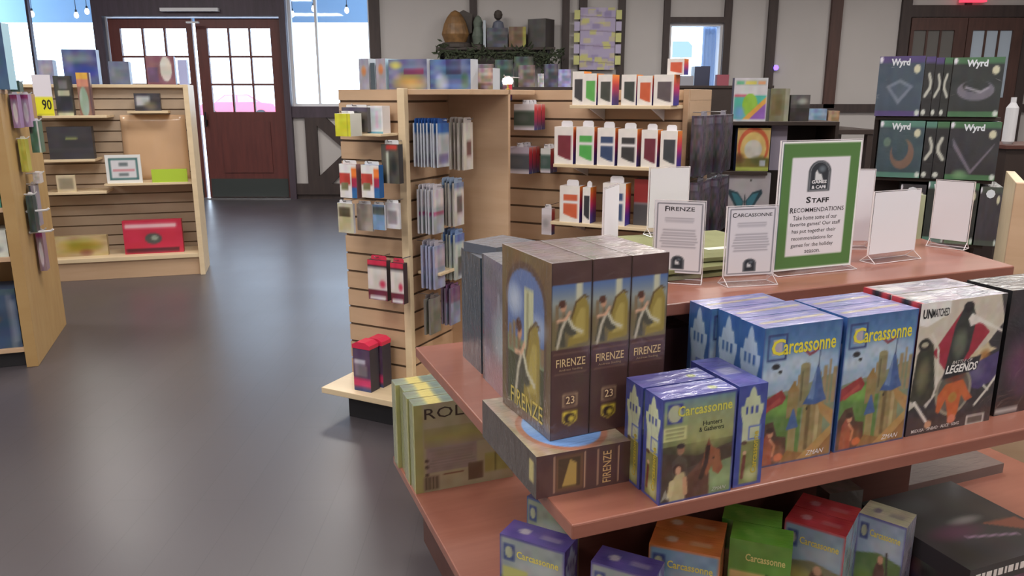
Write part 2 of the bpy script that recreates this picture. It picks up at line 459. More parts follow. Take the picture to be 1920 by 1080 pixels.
door(3, 5.0, 5.70, 2.27, 1.3, 2.12, 5.04, 5.55, 3, 1, 'timber_brown', False, 'pane_dim', YW-.06)
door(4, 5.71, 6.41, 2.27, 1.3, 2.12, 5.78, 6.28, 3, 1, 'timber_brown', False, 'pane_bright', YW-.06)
_tn[0] += 1
struct(MB().box(-5.12, -2.91, YW-.08, YW+.15, 0, .015, 'metal'), 'trim_%d' % _tn[0])

cl = empty('door_closer', (-4.0, YW-.1, 2.36)); tag(cl, 'pale grey metal bar on the dark header above the red entrance doors', 'door closer')
MB().box(-.36, .36, -.03, .028, -.02, .02, 'white_metal').build('closer_body', cl)
MB().box(-.05, .10, -.03, .02, -.16, -.14, 'white_metal').build('closer_arm', cl)

ex = empty('exit_sign', (5.70, YW-.12, wall_z(6))); tag(ex, 'red exit sign above the dark double doors, only its lower edge in view', 'exit sign')
MB().box(-.15, .15, -.03, .055, 0, .18, 'exit_red').build('sign_body', ex)
MB().text('EXIT', (-.11, -.032, .04), (.22, 0, 0), (0, 0, .1), col=(255, 240, 240)).build('lettering', ex)

# ------------------------------------------------------------------ outside
plain('car_sign', (110, 124, 140), .5)
struct(MB().box(-60, 60, YW+.2, 90, -.16, -.06, 'asphalt'), 'ground')
aw = empty('shop_awning', (-3.7, 11.7, 0)); tag(aw, 'blue cloth awning hanging outside over the street windows', 'awning')
MB().prism([(0, 2.33), (.03, 2.33), (.03, 3.0), (-1.08, 3.45), (-1.08, 3.40), (0, 2.95)], -3.6, 2.6, 'awning', 'x').build('valance', aw)
n_b = [(60, 25), (143, 27), (163, 20), (588, 15), (650, 18), (548, 25)]
bl = ['leftmost glowing bulb hanging in the left street window', 'middle glowing bulb in the left street window', 'right glowing bulb, highest in the left street window',
      'middle glowing bulb in the window right of the red door', 'right glowing bulb in the window right of the red door', 'small glowing bulb nearest the door in the right street window']
for (bx, by), lb in zip(n_b, bl):
    u, z = Frame((0, 0), 0).at(bx, by, 11.2)
    b = empty('light_bulb', (u, 11.2, z)); tag(b, lb, 'light bulb', 'bulbs strung outside the street windows')
    MB().lathe([(.004, -.05), (.025, -.035), (.03, -.01), (.02, .02), (.012, .03)], 'bulb_glow').build('bulb', b)
    MB().lathe([(.013, .03), (.013, .06), (.004, .065), (.004, .3)], 'dark_metal', 10).build('cord', b)
car = empty('car', (-15.1, 45, -.06)); tag(car, 'washed out red car parked in the street beyond the door glass', 'car')
prof = [(-2.1, .35), (-2.15, .75), (-1.9, .95), (-1.2, 1.02), (-.6, 1.45), (.7, 1.48), (1.4, 1.05), (2.05, .98), (2.2, .7), (2.15, .35)]
MB().prism(prof, -.85, .85, 'car_pink').build('body', car, bevel=.05)
MB().prism([(-1.05, 1.05), (-.55, 1.40), (.05, 1.42), (.05, 1.05)], -.856, .856, 'car_glass').build('side_window', car)
MB().prism([(.12, 1.05), (.12, 1.42), (.68, 1.42), (1.25, 1.06)], -.856, .856, 'car_glass').build('side_window', car)
for wx in (-1.35, 1.35):
    for wy in (-.78, .78):
        mb = MB(); mb.tube([(wx, wy-.11, .33), (wx, wy+.11, .33)], .33, 'tyre', 20); mb.build('wheel', car)
pc = empty('street_sign', (6.0, 29, -.06)); tag(pc, 'pale street sign outside the small window in the middle of the wall', 'street sign')
MB().tube([(0, 0, 0), (0, 0, 2.85)], .05, 'metal', 10).build('pole', pc)
MB().prism([(-.35, 2.7), (.35, 2.7), (.35, 3.1), (.2, 3.25), (-.35, 3.25)], -.08, -.05, 'car_sign').build('panel', pc)
# ------------------------------------------------------------------ the tiered display table in front
DF = Frame((.091, 1.069), 21.4)
ZB, ZM, ZT, TH = .24, .69, .94, .026
dt = empty('display_table', DF.world(0, 0, 0), DF.yaw)
tag(dt, 'three-tiered cherry wood display table holding stacked board games', 'display table')
def board(name, u0, u1, w0, w1, z, parent=dt, m='cherry'):
    c = ((u0+u1)/2, (w0+w1)/2)
    return MB().box(u0-c[0], u1-c[0], w0-c[1], w1-c[1], -TH, 0, m).build(name, parent, (c[0], c[1], z), bevel=.003)
MB().prism([(.16, .265), (1.25, .265), (1.352, .61), (1.352, .67), (.16, .67)], -TH, 0, 'cherry', 'z').build('top_shelf', dt, (0, 0, ZT), bevel=.003)
board('middle_shelf', 0, 1.5, 0, .934, ZM)
board('bottom_shelf', 0, 1.77, -.32, 1.257, ZB)
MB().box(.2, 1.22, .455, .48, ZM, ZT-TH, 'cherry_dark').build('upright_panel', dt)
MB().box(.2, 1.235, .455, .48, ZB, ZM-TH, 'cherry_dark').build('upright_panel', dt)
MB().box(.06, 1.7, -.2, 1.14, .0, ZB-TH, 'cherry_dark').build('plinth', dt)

def place(fr, o, u, w, z, dyaw=0.):
    o.location = fr.world(u, w, z); o.rotation_euler = (0, 0, fr.yaw+math.radians(dyaw)); return o

# ---- FIRENZE boxes
def firenze_figure(c, ox, oy, s):
    """seated player with a tall golden harp, loosely painted"""
    p = lambda a, b: (ox+a*s, oy+b*s)
    c.poly([p(.42, .0), p(.95, .05), p(.95, .62), p(.86, .8), p(.66, .74), p(.52, .5)], (150, 132, 62))
    c.poly([p(.55, .12), p(.85, .15), p(.86, .6), p(.74, .62), p(.62, .45)], (176, 158, 84))
    c.line([p(.5, .45), p(.62, .72), p(.82, .82), p(.92, .78)], .02*s, (92, 68, 34))
    c.poly([p(.10, .02), p(.2, .45), p(.34, .52), p(.52, .36), p(.66, .2), p(.5, .16), p(.34, .26), p(.36, .0)], (78, 76, 62))
    c.line([p(.16, .0), p(.26, .3), p(.4, .5)], .035*s, (196, 188, 168))
    c.line([p(.4, .5), p(.56, .3), p(.78, .22)], .035*s, (204, 200, 176))
    c.line([p(.16, .44), p(.36, .46), p(.46, .56)], .035*s, (214, 170, 140))
    c.ell(*p(.30, .66), .075*s, .085*s, (196, 148, 118)); c.ell(*p(.27, .71), .09*s, .065*s, (84, 50, 36))
    return c
side = Canvas(44, 66, (112, 92, 66)); side.mottle(.05, (6, 8), 3)
side.rect(.1, .0, .9, .74, (92, 72, 62)); side.ell(.5, .74, .40, .2, (92, 72, 62))
arch = [(.14, .06)]+[(.14, .72)]+[(.5-.36*math.cos(t*math.pi/12), .72+.18*math.sin(t*math.pi/12)) for t in range(13)]+[(.86, .06)]
side.poly(arch, (96, 118, 168))
side.soft(.28, .7, .2, .12, (196, 206, 222), .8).soft(.75, .6, .2, .1, (180, 192, 214), .7)
side.rect(.14, .36, .86, .48, (126, 138, 108)).rect(.14, .06, .86, .38, (74, 76, 52))
side.rect(.48, .44, .66, .80, (190, 192, 158)).rect(.53, .44, .56, .78, (140, 140, 110))
for k, (x, h) in enumerate(((.16, .54), (.24, .57), (.34, .52), (.72, .55), (.8, .5))): side.rect(x, .40, x+.06, h, (134, 112, 84))
firenze_figure(side, .2, .12, .62); side.rect(0, 0, 1, .05, (80, 60, 50))
spine = Canvas(26, 96, (82, 56, 54)); spine.mottle(.015, (4, 12), 5)
spine.grad(.06, .52, .94, .86, [(0, (112, 96, 66)), (.4, (122, 112, 88)), (.6, (140, 150, 150)), (1, (84, 112, 166))])
spine.soft(.3, .80, .35, .05, (200, 208, 222), .7)
spine.rect(.60, .70, .76, .86, (196, 196, 172)).rect(.66, .7, .69, .86, (150, 150, 130))
for x, h in ((.12, .74), (.22, .77), (.46, .735), (.82, .75)): spine.rect(x, .60, x+.07, h, (128, 110, 84))
S2 = Canvas(26, 34, (0, 0, 0)); firenze_figure(spine, .08, .52, .86) if False else None
fig = Canvas(26, 34, (118, 106, 74)); fig.grad(0, .45, 1, 1, [(0, (124, 116, 90)), (.5, (146, 154, 152)), (1, (84, 112, 166))])
fig.rect(.6, .55, .76, 1, (196, 196, 172)).rect(.12, .3, .19, .7, (128, 110, 84)).rect(.28, .3, .35, .76, (128, 110, 84))
firenze_figure(fig, .02, .03, .95)
sy0, sy1 = int(.53*96), int(.53*96)+34
big = spine.a.reshape(96, 3, 26, 3, 3); big[sy0:sy1] = fig.a.reshape(34, 3, 26, 3, 3); spine.a = big.reshape(288, 78, 3)
spine.rect(.08, .495, .92, .50, (150, 120, 96)).rect(.1, .375, .9, .38, (150, 120, 96)).rect(.3, .255, .7, .258, (140, 110, 90))
for q in ((.32, .185, .36, .265), (.64, .185, .68, .265), (.32, .185, .68, .192), (.32, .258, .68, .265)): spine.rect(*q, (176, 148, 118))
spine.poly([(.32, .16), (.32, .10), (.5, .075), (.68, .10), (.68, .16)], (214, 190, 70))
spine.rect(0, 0, .03, 1, (44, 30, 32)).rect(.97, 0, 1, 1, (44, 30, 32)); spine.ell(.5, .118, .14, .032, (60, 42, 36)).ell(.54, .114, .07, .018, (214, 190, 70))  # dark edge strips paint the shade in the gaps between the boxes
ftop = Canvas(14, 34, (134, 120, 122)); ftop.mottle(.05, (3, 8), 9); ftop.soft(.5, .4, .5, .5, (156, 144, 144), .5).rect(0, 0, .05, 1, (196, 188, 190)).rect(.95, 0, 1, 1, (80, 66, 66))  # grey-white reflection of the wrap painted into the tops
FD = (.0735, .19, .30)
fz = empty('board_game_box')
tag(fz, 'upright dark brown harp-picture game box at the left end, its painted side showing', 'board game', 'upright harp-picture game boxes on the flat one')
MB().artbox(*FD, (70, 48, 46), {'front': spine, 'left': side, 'top': ftop}, 'wrapped').build('box', fz, bevel=.0012)
mb = MB()
face_text(mb, FD, 'front', 'FIRENZE', .13, .42, .74, .045, (214, 186, 140), bold=.005)
face_text(mb, FD, 'front', 'Andreas Steding', .2, .392, .6, .016, (170, 142, 112))
face_text(mb, FD, 'front', '23', .39, .2, .22, .045, (220, 190, 150), bold=.01)
face_text(mb, FD, 'left', 'FIRENZE', .2, .06, .66, .1, (196, 176, 96), bold=.005)
tag(mb.build('lettering', fz), 'gold title lettering')
place(DF, fz, .017+.037, .139+.095, ZM+.075, 3.5)
for k, lb in ((1, 'upright dark brown harp-picture game box standing between its two twins'), (2, 'upright dark brown harp-picture game box at the right end, above the small blue boxes')):
    f2 = dup(fz, label=lb); place(DF, f2, .054+.0748*k, .234+.0049*k, ZM+.075, 3.5)
FF = (.17, .26, .074)
ffs = Canvas(96, 24, (82, 56, 56)); ffs.mottle(.015, (12, 3), 6)
ffs.rect(.2, .1, .49, .9, (104, 76, 56)).rect(.23, .16, .46, .84, (74, 58, 40)); ffs.poly([(.27, .2), (.35, .8), (.42, .7), (.42, .2)], (176, 148, 80))
for q in (.18, .50, .64, .86): ffs.rect(q, .08, q+.014, .92, (186, 150, 124))
fft = Canvas(96, 66, (150, 132, 112)); fft.mottle(.07, (14, 10), 8)
fft.ell(.5, .36, .44, .36, (156, 104, 84)).ell(.5, .36, .38, .31, (110, 150, 210)).soft(.4, .45, .3, .2, (180, 205, 235), .8).ell(.36, .4, .12, .06, (190, 196, 160))
ffl = Canvas(66, 24, (64, 52, 46)); ffl.rect(.88, .3, .95, .8, (190, 176, 110))
fl = empty('board_game_box'); tag(fl, 'brown game box lying flat under the three upright ones', 'board game')
MB().artbox(*FF, (66, 46, 44), {'front': ffs, 'top': fft, 'left': ffl}, 'wrapped').build('box', fl, bevel=.0012)
mb = MB(); face_text(mb, FF, 'front', 'FIRENZE', .70, .10, .09, .76, (206, 170, 120), up=True, bold=.005); tag(mb.build('lettering', fl), 'gold title lettering')
place(DF, fl, -.020+.085, .092+.13, ZM)

# ---- Carcassonne big boxes
def carc_cover(W=72, H=110):
    c = Canvas(W, H, (120, 134, 90))
    c.grad(0, .5, 1, 1, [(0, (160, 178, 196)), (.35, (150, 178, 208)), (.8, (84, 124, 172)), (1, (66, 104, 156))])
    c.soft(.5, .74, .5, .08, (196, 208, 220), .7).soft(.15, .66, .3, .06, (200, 208, 216), .6)
    c.poly([(0, 0), (0, .50), (.2, .53), (.5, .55), (.8, .6), (1, .62), (1, 0)], (128, 138, 112))
    c.poly([(0, 0), (0, .46), (.3, .5), (.55, .52), (.55, 0)], (96, 128, 66)); c.soft(.3, .42, .3, .07, (122, 168, 78), .9)
    c.poly([(0, .38), (0, .47), (.28, .55), (.34, .49), (.3, .45), (.1, .41)], (146, 56, 56)); c.poly([(.04, .41), (.26, .5), (.28, .47), (.08, .39)], (170, 76, 68))
    for x, w, h in ((.42, .04, .60), (.47, .03, .64), (.8, .05, .68), (.87, .03, .72), (.93, .05, .66), (.74, .04, .64)): c.rect(x, .4, x+w, h, (156, 138, 104))
    c.rect(.5, .4, .62, .70, (138, 130, 96)).ell(.56, .70, .06, .02, (150, 142, 108)).rect(.52, .45, .54, .66, (104, 98, 72))
    c.rect(.36, .34, .50, .52, (146, 128, 84)); c.poly([(.35, .52), (.43, .60), (.51, .52)], (150, 120, 74))
    c.poly([(.55, .0), (.58, .44), (.84, .42), (.86, 0)], (150, 132, 88)); c.rect(.62, .08, .67, .42, (112, 96, 60)).rect(.74, .06, .79, .4, (178, 160, 116))
    c.ell(.62, .385, .012, .012, (40, 36, 30)); c.poly([(.74, .44), (.98, .34), (1, .30), (.98, .22), (.8, .34)], (178, 138, 88))
    c.poly([(.56, .42), (.64, .50), (.71, .68), (.73, .70), (.75, .66), (.82, .50), (.87, .43), (.72, .405)], (70, 96, 148)); c.poly([(.62, .46), (.71, .66), (.7, .44)], (112, 136, 180))
    c.line([(.73, .68), (.735, .83)], .006, (60, 70, 100)); c.line([(.55, .80), (.60, .775), (.66, .79), (.72, .815)], .016, (140, 76, 92))
    c.rect(.40, .02, .50, .26, (152, 138, 92)); c.poly([(.37, .25), (.44, .40), (.455, .40), (.53, .26)], (78, 104, 152))
    c.poly([(0, 0), (0, .22), (.10, .32), (.2, .33), (.26, .22), (.38, .2), (.4, 0)], (88, 64, 48)); c.poly([(.3, 0), (.4, .1), (.62, .06), (.9, .2), (1, .2), (1, 0)], (142, 106, 62)); c.poly([(.5, .0), (.98, .24), (1, .18), (.7, 0)], (176, 142, 88))
    c.poly([(.06, .0), (.08, .2), (.14, .26), (.2, .2), (.22, .0)], (150, 80, 60)); c.ell(.18, .24, .035, .025, (206, 150, 116)); c.ell(.17, .27, .05, .022, (70, 44, 32))
    c.line([(.18, .2), (.24, .15), (.22, .08)], .016, (204, 146, 112)); c.ell(.30, .06, .06, .03, (196, 104, 60)); c.soft(.2, .1, .2, .1, (180, 100, 60), .5)
    for q in ((.06, .76, .30, .775), (.06, .93, .30, .945), (.06, .76, .08, .945), (.28, .76, .30, .945)): c.rect(*q, (52, 66, 118))
    c.poly([(.12, .80), (.24, .80), (.24, .91), (.12, .91)], (176, 170, 180)); c.ell(.18, .72, .05, .02, (44, 46, 50)); c.ell(.24, .68, .025, .012, (44, 46, 50))
    c.rect(0, 0, .02, 1, (60, 84, 150)).rect(.98, 0, 1, 1, (60, 84, 150)); c.rect(0, 0, 1, .015, (58, 70, 120))
    return c.mottle(.035, (22, 30), 11)
def carc_spine(base, W=26, H=90, tint=(168, 190, 214), low=(110, 128, 76)):
    c = Canvas(W, H, base)
    pts = [(.2, .03), (.2, .64), (.12, .74), (.12, .80), (.22, .80), (.27, .88), (.36, .88), (.42, .95), (.5, .98), (.58, .95), (.64, .88), (.73, .88), (.78, .80), (.88, .80), (.88, .74), (.8, .64), (.84, .03)]
    c.poly(pts, tint); c.poly([(.2, .03), (.2, .45), (.84, .45), (.84, .03)], low)
    for x in (.28, .45, .62): c.rect(x, .72, x+.08, .79, base)
    c.rect(.42, .46, .86, .60, (92, 112, 180)).rect(.47, .475, .80, .585, tint)
    c.line([(.3, .1), (.34, .3)], .06, (110, 60, 48)); c.ell(.34, .34, .07, .02, (200, 160, 130)); c.ell(.3, .44, .1, .02, (90, 70, 52)); c.soft(.6, .12, .3, .1, (200, 198, 150), .8)
    return c.mottle(.03, (5, 16), 4)
ctop = Canvas(48, 20, (128, 128, 186)); ctop.mottle(.06, (5, 8), 2); ctop.line([(.1, .4), (.9, .55)], .03, (190, 176, 130), .7); ctop.line([(.05, .7), (.8, .8)], .02, (200, 196, 220), .6)
CD = (.1665, .066, .255)
cb = empty('board_game_box')
tag(cb, 'blue castle-picture game box facing front, left of its twin, behind the small blue box', 'board game', 'large castle-picture game boxes')
MB().artbox(*CD, (66, 92, 156), {'front': carc_cover(), 'left': carc_spine((60, 100, 160)), 'right': (58, 78, 146), 'top': ctop}, 'wrapped').build('box', cb, bevel=.0012)
mb = MB()
face_text(mb, CD, 'front', 'C', .10, .80, .17, .115, (226, 214, 70), bold=.02)
face_text(mb, CD, 'front', 'arcassonne', .25, .80, .68, .075, (226, 214, 70), bold=.02)
face_text(mb, CD, 'front', 'ZMAN', .66, .03, .24, .035, (225, 225, 230), shear=.3)
tag(mb.build('lettering', cb), 'yellow title lettering')
place(DF, cb, .373+.083, .05+.033, ZM)
place(DF, dup(cb, label='blue castle-picture game box facing front between its twin and the black and cream box'), .551+.083, .052+.033, ZM)
place(DF, dup(cb, label='blue castle-picture game box directly behind the left front twin, its side partly showing'), .377+.083, .118+.033, ZM)
place(DF, dup(cb, label='blue castle-picture game box hidden behind the right front twin, only its top showing'), .550+.083, .120+.033, ZM)
place(DF, dup(cb, label='rearmost blue castle-picture game box, its left side peeking out beside the dark brown box'), .362+.083, .186+.033, ZM)

# ---- small Carcassonne expansion boxes (hunters and gatherers style art)
hc = Canvas(60, 80, (70, 66, 44)); hc.grad(0, .55, 1, 1, [(0, (116, 122, 80)), (.6, (150, 160, 120)), (1, (96, 130, 150))])
hc.soft(.6, .6, .5, .2, (168, 168, 110), .8).poly([(0, 0), (0, .5), (.5, .42), (1, .5), (1, 0)], (72, 56, 44)); hc.poly([(.55, 0), (.6, .3), (1, .35), (1, 0)], (120, 136, 96)); hc.soft(.8, .16, .25, .12, (150, 168, 120), .9)
hc.poly([(.1, .0), (.34, .22), (.62, .42), (.66, .44), (.68, .0)], (96, 62, 46)); hc.poly([(.56, .3), (.60, .46), (.66, .52), (.70, .48), (.80, .44), (.82, .34), (.86, .26), (.80, .2), (.72, .24), (.70, .3), (.64, .2)], (146, 88, 60)); hc.line([(.64, .50), (.62, .34), (.56, .2)], .03, (60, 38, 30)); hc.ell(.72, .37, .012, .01, (20, 14, 10)); hc.poly([(.62, .5), (.64, .57), (.67, .5)], (120, 70, 50))
hc.poly([(.18, .18), (.16, .4), (.26, .46), (.36, .4), (.38, .2)], (86, 72, 62)); hc.ell(.27, .50, .05, .045, (150, 110, 84)); hc.ell(.27, .54, .055, .025, (52, 40, 34))
hc.poly([(.14, 0), (.18, .22), (.24, .3), (.34, .28), (.36, 0)], (188, 172, 128)); hc.ell(.24, .32, .065, .05, (70, 44, 34)); hc.ell(.25, .31, .04, .04, (196, 150, 120)); hc.line([(.17, .2), (.15, .08)], .035, (200, 184, 140)); hc.line([(.34, .22), (.36, .08)], .03, (196, 150, 116))
hc.rect(.02, .60, .34, .73, (196, 198, 140)).bars(.05, .61, .31, .72, 3, (120, 120, 84)); hc.rect(.07, .76, .27, .94, (64, 70, 140)); hc.ell(.17, .85, .09, .08, (176, 178, 150))
hc.poly([(.03, .03), (.09, .15), (.15, .03), (.09, .06)], (200, 200, 190), .6)
for q in ((0, 0, .03, 1), (.97, 0, 1, 1), (0, 0, 1, .02), (0, .97, 1, 1)): hc.rect(*q, (58, 66, 142))
hc.mottle(.03, (16, 20), 6)
htop = Canvas(40, 16, (84, 84, 158)); htop.mottle(.05, (6, 4), 7); htop.ell(.75, .4, .06, .12, (140, 150, 70)); htop.line([(.2, .5), (.6, .6)], .03, (150, 150, 190), .6)
HD = (.137, .053, .178)
hsp = carc_spine((62, 74, 148), tint=(196, 204, 170), low=(132, 132, 76))
hb = empty('board_game_box'); tag(hb, 'small blue game box with a brown horse on its cover, nearest the shelf edge', 'board game', 'small blue game boxes')
MB().artbox(*HD, (62, 70, 146), {'front': hc, 'left': hsp, 'right': hsp, 'top': htop}, 'wrapped').build('box', hb, bevel=.001)
mb = MB(); face_text(mb, HD, 'front', 'Carcassonne', .20, .82, .74, .1, (200, 196, 90), bold=.02)
face_text(mb, HD, 'front', 'Hunters', .55, .70, .26, .045, (30, 34, 40)); face_text(mb, HD, 'front', '& Gatherers', .5, .645, .34, .045, (30, 34, 40))
face_text(mb, HD, 'front', 'ZMAN', .72, .04, .2, .035, (190, 190, 180), shear=.3)
face_text(mb, HD, 'left', 'Carcassonne', .55, .1, .2, .42, (190, 170, 60), up=True, bold=.02)
tag(mb.build('lettering', hb), 'yellow title lettering')
place(DF, hb, .152+.0685, .003+.0265, ZM)
place(DF, dup(hb, label='small blue game box standing right behind the one with the horse'), .150+.0685, .060+.0265, ZM)
h3 = empty('board_game_box'); tag(h3, 'small blue game box turned sideways so its narrow castle-shaped spine faces front', 'board game', 'small blue game boxes')
hsp2 = carc_spine((62, 74, 148), 28, 84, tint=(186, 196, 164), low=(126, 130, 76))
H3 = (.056, .137, .178)
htop2 = Canvas(16, 40, (84, 84, 158)); htop2.mottle(.05, (4, 6), 7); htop2.rect(.2, .4, .8, .62, (170, 170, 196), .7)
MB().artbox(*H3, (62, 70, 146), {'front': hsp2, 'top': htop2}, 'wrapped').build('box', h3, bevel=.001)
mb = MB(); face_text(mb, H3, 'front', 'Carcassonne', .58, .12, .2, .42, (190, 170, 60), up=True, bold=.02); tag(mb.build('lettering', h3), 'yellow title lettering')
place(DF, h3, .297+.028, .008+.0685, ZM)

# ---- UNMATCHED box
uc = Canvas(80, 96, (52, 48, 52))
uc.poly([(0, .2), (0, 1), (1, 1), (1, .78), (.93, .72), (.8, .6)], (206, 196, 182)); uc.poly([(.92, 1), (1, 1), (1, .8)], (70, 64, 66))
uc.poly([(0, .22), (.05, .36), (.2, .2), (.3, .3), (.2, .35), (0, .2)], (196, 190, 182))
uc.poly([(.2, .62), (.52, .95), (.84, .72), (.6, .5), (.4, .44)], (160, 44, 62)); uc.poly([(.36, .45), (.42, .8), (.5, .94), (.58, .96), (.66, .84), (.62, .6), (.5, .44)], (50, 52, 50))
uc.ell(.55, .93, .06, .04, (36, 32, 34)); uc.soft(.5, .66, .1, .14, (110, 118, 100), .9)
uc.poly([(.6, .88), (.72, .83), (1, .72), (1, .70), (.7, .8), (.6, .78), (.56, .84)], (226, 220, 212))
uc.poly([(0, .28), (.03, .62), (.12, .74), (.2, .68), (.24, .5), (.28, .3), (.16, .22)], (58, 58, 46)); uc.ell(.10, .69, .07, .045, (42, 40, 36)); uc.ell(.1, .69, .04, .02, (180, 172, 150)); uc.soft(.12, .45, .09, .16, (130, 124, 92), .8)
uc.line([(.17, .76), (.26, .64), (.28, .5), (.29, .36), (.26, .28)], .012, (214, 208, 196))
uc.poly([(.64, .55), (.84, .64), (.88, .6), (.96, .58), (.84, .55), (.76, .48)], (206, 190, 158)); uc.soft(.82, .54, .08, .06, (170, 112, 56), .9)
uc.poly([(.62, .32), (.6, .46), (.76, .5), (1, .56), (1, .34), (.8, .28)], (74, 62, 110)); uc.soft(.75, .42, .12, .1, (120, 110, 140), .7)
uc.ell(.50, .30, .21, .19, (150, 144, 128)); uc.ell(.50, .30, .18, .165, (98, 92, 84)); uc.soft(.5, .42, .14, .08, (120, 60, 44), 1)
uc.poly([(.32, .16), (.32, .28), (.4, .36), (.6, .38), (.68, .28), (.74, .22), (.66, .2), (.6, .26), (.58, .12), (.54, .05), (.48, .05), (.46, .14), (.42, .24), (.36, .14)], (196, 98, 52)); uc.ell(.5, .25, .05, .04, (176, 130, 60)); uc.ell(.52, .08, .05, .035, (206, 120, 96))
uc.line([(.06, .26), (.18, .14), (.26, .06)], .015, (220, 214, 206)); uc.ell(.25, .07, .04, .03, (196, 150, 120)); uc.line([(.78, .16), (.9, .26), (1, .36)], .014, (220, 214, 206)); uc.line([(.86, .3), (.92, .26)], .01, (220, 214, 206))
uc.poly([(.34, .40), (.38, .50), (.78, .55), (.74, .44)], (34, 34, 40)); uc.rect(.70, .0, .92, .08, (196, 190, 186)).rect(.72, .015, .90, .065, (90, 84, 84)); uc.rect(0, 0, 1, .0, (40, 38, 42))
uc.poly([(.0, .84), (.0, 1), (.34, 1), (.34, .9), (.1, .82)], (236, 232, 230))
uc.mottle(.03, (20, 24), 12)
utop = Canvas(50, 24, (150, 146, 160)); utop.mottle(.09, (8, 5), 21); utop.rect(0, 0, .04, 1, (190, 60, 70)).rect(0, .3, .04, .6, (44, 44, 48)).rect(.1, .3, .3, .7, (206, 202, 206)).rect(.55, .2, .9, .8, (96, 94, 110), .5)
ulf = Canvas(12, 40, (196, 62, 72)); ulf.rect(.35, 0, .65, 1, (40, 42, 46)).rect(.9, 0, 1, 1, (44, 42, 48)).rect(0, 0, 1, .6, (44, 42, 48))
UD = (.222, .068, .262)
ub = empty('board_game_box'); tag(ub, 'black and cream game box with fighters around a red diamond', 'board game', 'black and cream game boxes')
MB().artbox(*UD, (44, 42, 46), {'front': uc, 'left': ulf, 'top': utop}, 'wrapped').build('box', ub, bevel=.0012)
mb = MB(); face_text(mb, UD, 'front', 'UN', .03, .885, .1, .07, (30, 30, 34), bold=.03); face_text(mb, UD, 'front', 'MATCHED', .135, .89, .19, .06, (40, 40, 44), bold=.01)
face_text(mb, UD, 'front', 'LEGENDS', .37, .44, .38, .065, (236, 234, 232), shear=.3, bold=.03); face_text(mb, UD, 'front', 'BATTLE OF', .44, .51, .24, .025, (220, 215, 210), shear=.3)
face_text(mb, UD, 'front', 'MEDUSA · SINBAD · ALICE · KING', .06, .02, .56, .025, (210, 206, 206), bold=.01)
tag(mb.build('lettering', ub), 'white and black title lettering')
place(DF, ub, .726+.111, .055+.034, ZM)
place(DF, dup(ub, label='black and cream game box directly behind its front twin, only the top showing'), .728+.111, .127+.034, ZM)
oc = Canvas(50, 60, (44, 38, 44)); oc.soft(.3, .4, .3, .3, (110, 60, 90), .9).soft(.6, .7, .3, .2, (60, 80, 90), .8).rect(.02, .02, .3, .06, (180, 176, 176)).mottle(.04, (10, 12), 3)
ob_ = MB().artbox(.222, .10, .262, (34, 34, 38), {'front': oc, 'top': (58, 52, 56)}, 'wrapped').build('board_game_box', bevel=.0012)
tag(ob_, 'black game box at the right edge, beside the black and cream one', 'board game'); place(DF, ob_, 1.085, .115, ZM)
ob2 = MB().artbox(.3, .3, .05, (96, 78, 78), {'front': (72, 60, 62), 'top': Canvas(30, 30, (128, 106, 106)).mottle(.05, (5, 5), 4)}, 'wrapped').build('board_game_box', bevel=.0012)
tag(ob2, 'mauve game box lying flat behind the black box at the right edge', 'board game'); place(DF, ob2, 1.15, .325, ZM)

# ---- grey box and dark box on the middle shelf
gl = Canvas(44, 60, (104, 104, 122)); gl.mottle(.05, (6, 8), 31); gl.soft(.6, .45, .35, .3, (150, 166, 176), 1).soft(.7, .28, .16, .2, (84, 96, 110), .9).soft(.5, .1, .5, .22, (150, 118, 128), .9).rect(0, 0, .06, 1, (52, 64, 78)).rect(.42, .6, .47, .76, (140, 140, 156)).rect(.6, .62, .64, .8, (138, 138, 152))
gb = MB().artbox(.066, .25, .292, (64, 80, 94), {'left': gl, 'top': (130, 132, 140)}, 'wrapped').build('board_game_box', bevel=.0012)
tag(gb, 'grey blue shrink-wrapped game box standing at the far left behind the upright brown boxes', 'board game'); place(DF, gb, .085+.033, .405+.125, ZM, -1)
gb2 = MB().artbox(.10, .14, .275, (52, 70, 84), {'top': (118, 122, 132), 'left': (50, 66, 80)}, 'wrapped').build('board_game_box', bevel=.0012)
tag(gb2, 'dark teal game box standing behind the grey blue one at the left end', 'board game'); place(DF, gb2, .092+.05, .68+.07, ZM, 0)
gb3 = MB().artbox(.13, .11, .022, (84, 90, 104), {'top': (124, 126, 136)}, 'wrapped').build('card_box', bevel=.0012)
tag(gb3, 'thin grey box lying askew on top of the dark teal box', 'card box'); place(DF, gb3, .165, .75, ZM+.276, 24)
db = MB().artbox(.13, .12, .185, (70, 48, 50), {'front': Canvas(30, 30, (72, 48, 50)).mottle(.03, (4, 4), 3), 'top': (92, 66, 68)}, 'wrapped').build('board_game_box', bevel=.0012)
tag(db, 'dark brown box in shadow under the top shelf, beside the upright brown boxes', 'board game'); place(DF, db, .345+.0, .255+.11, ZM)

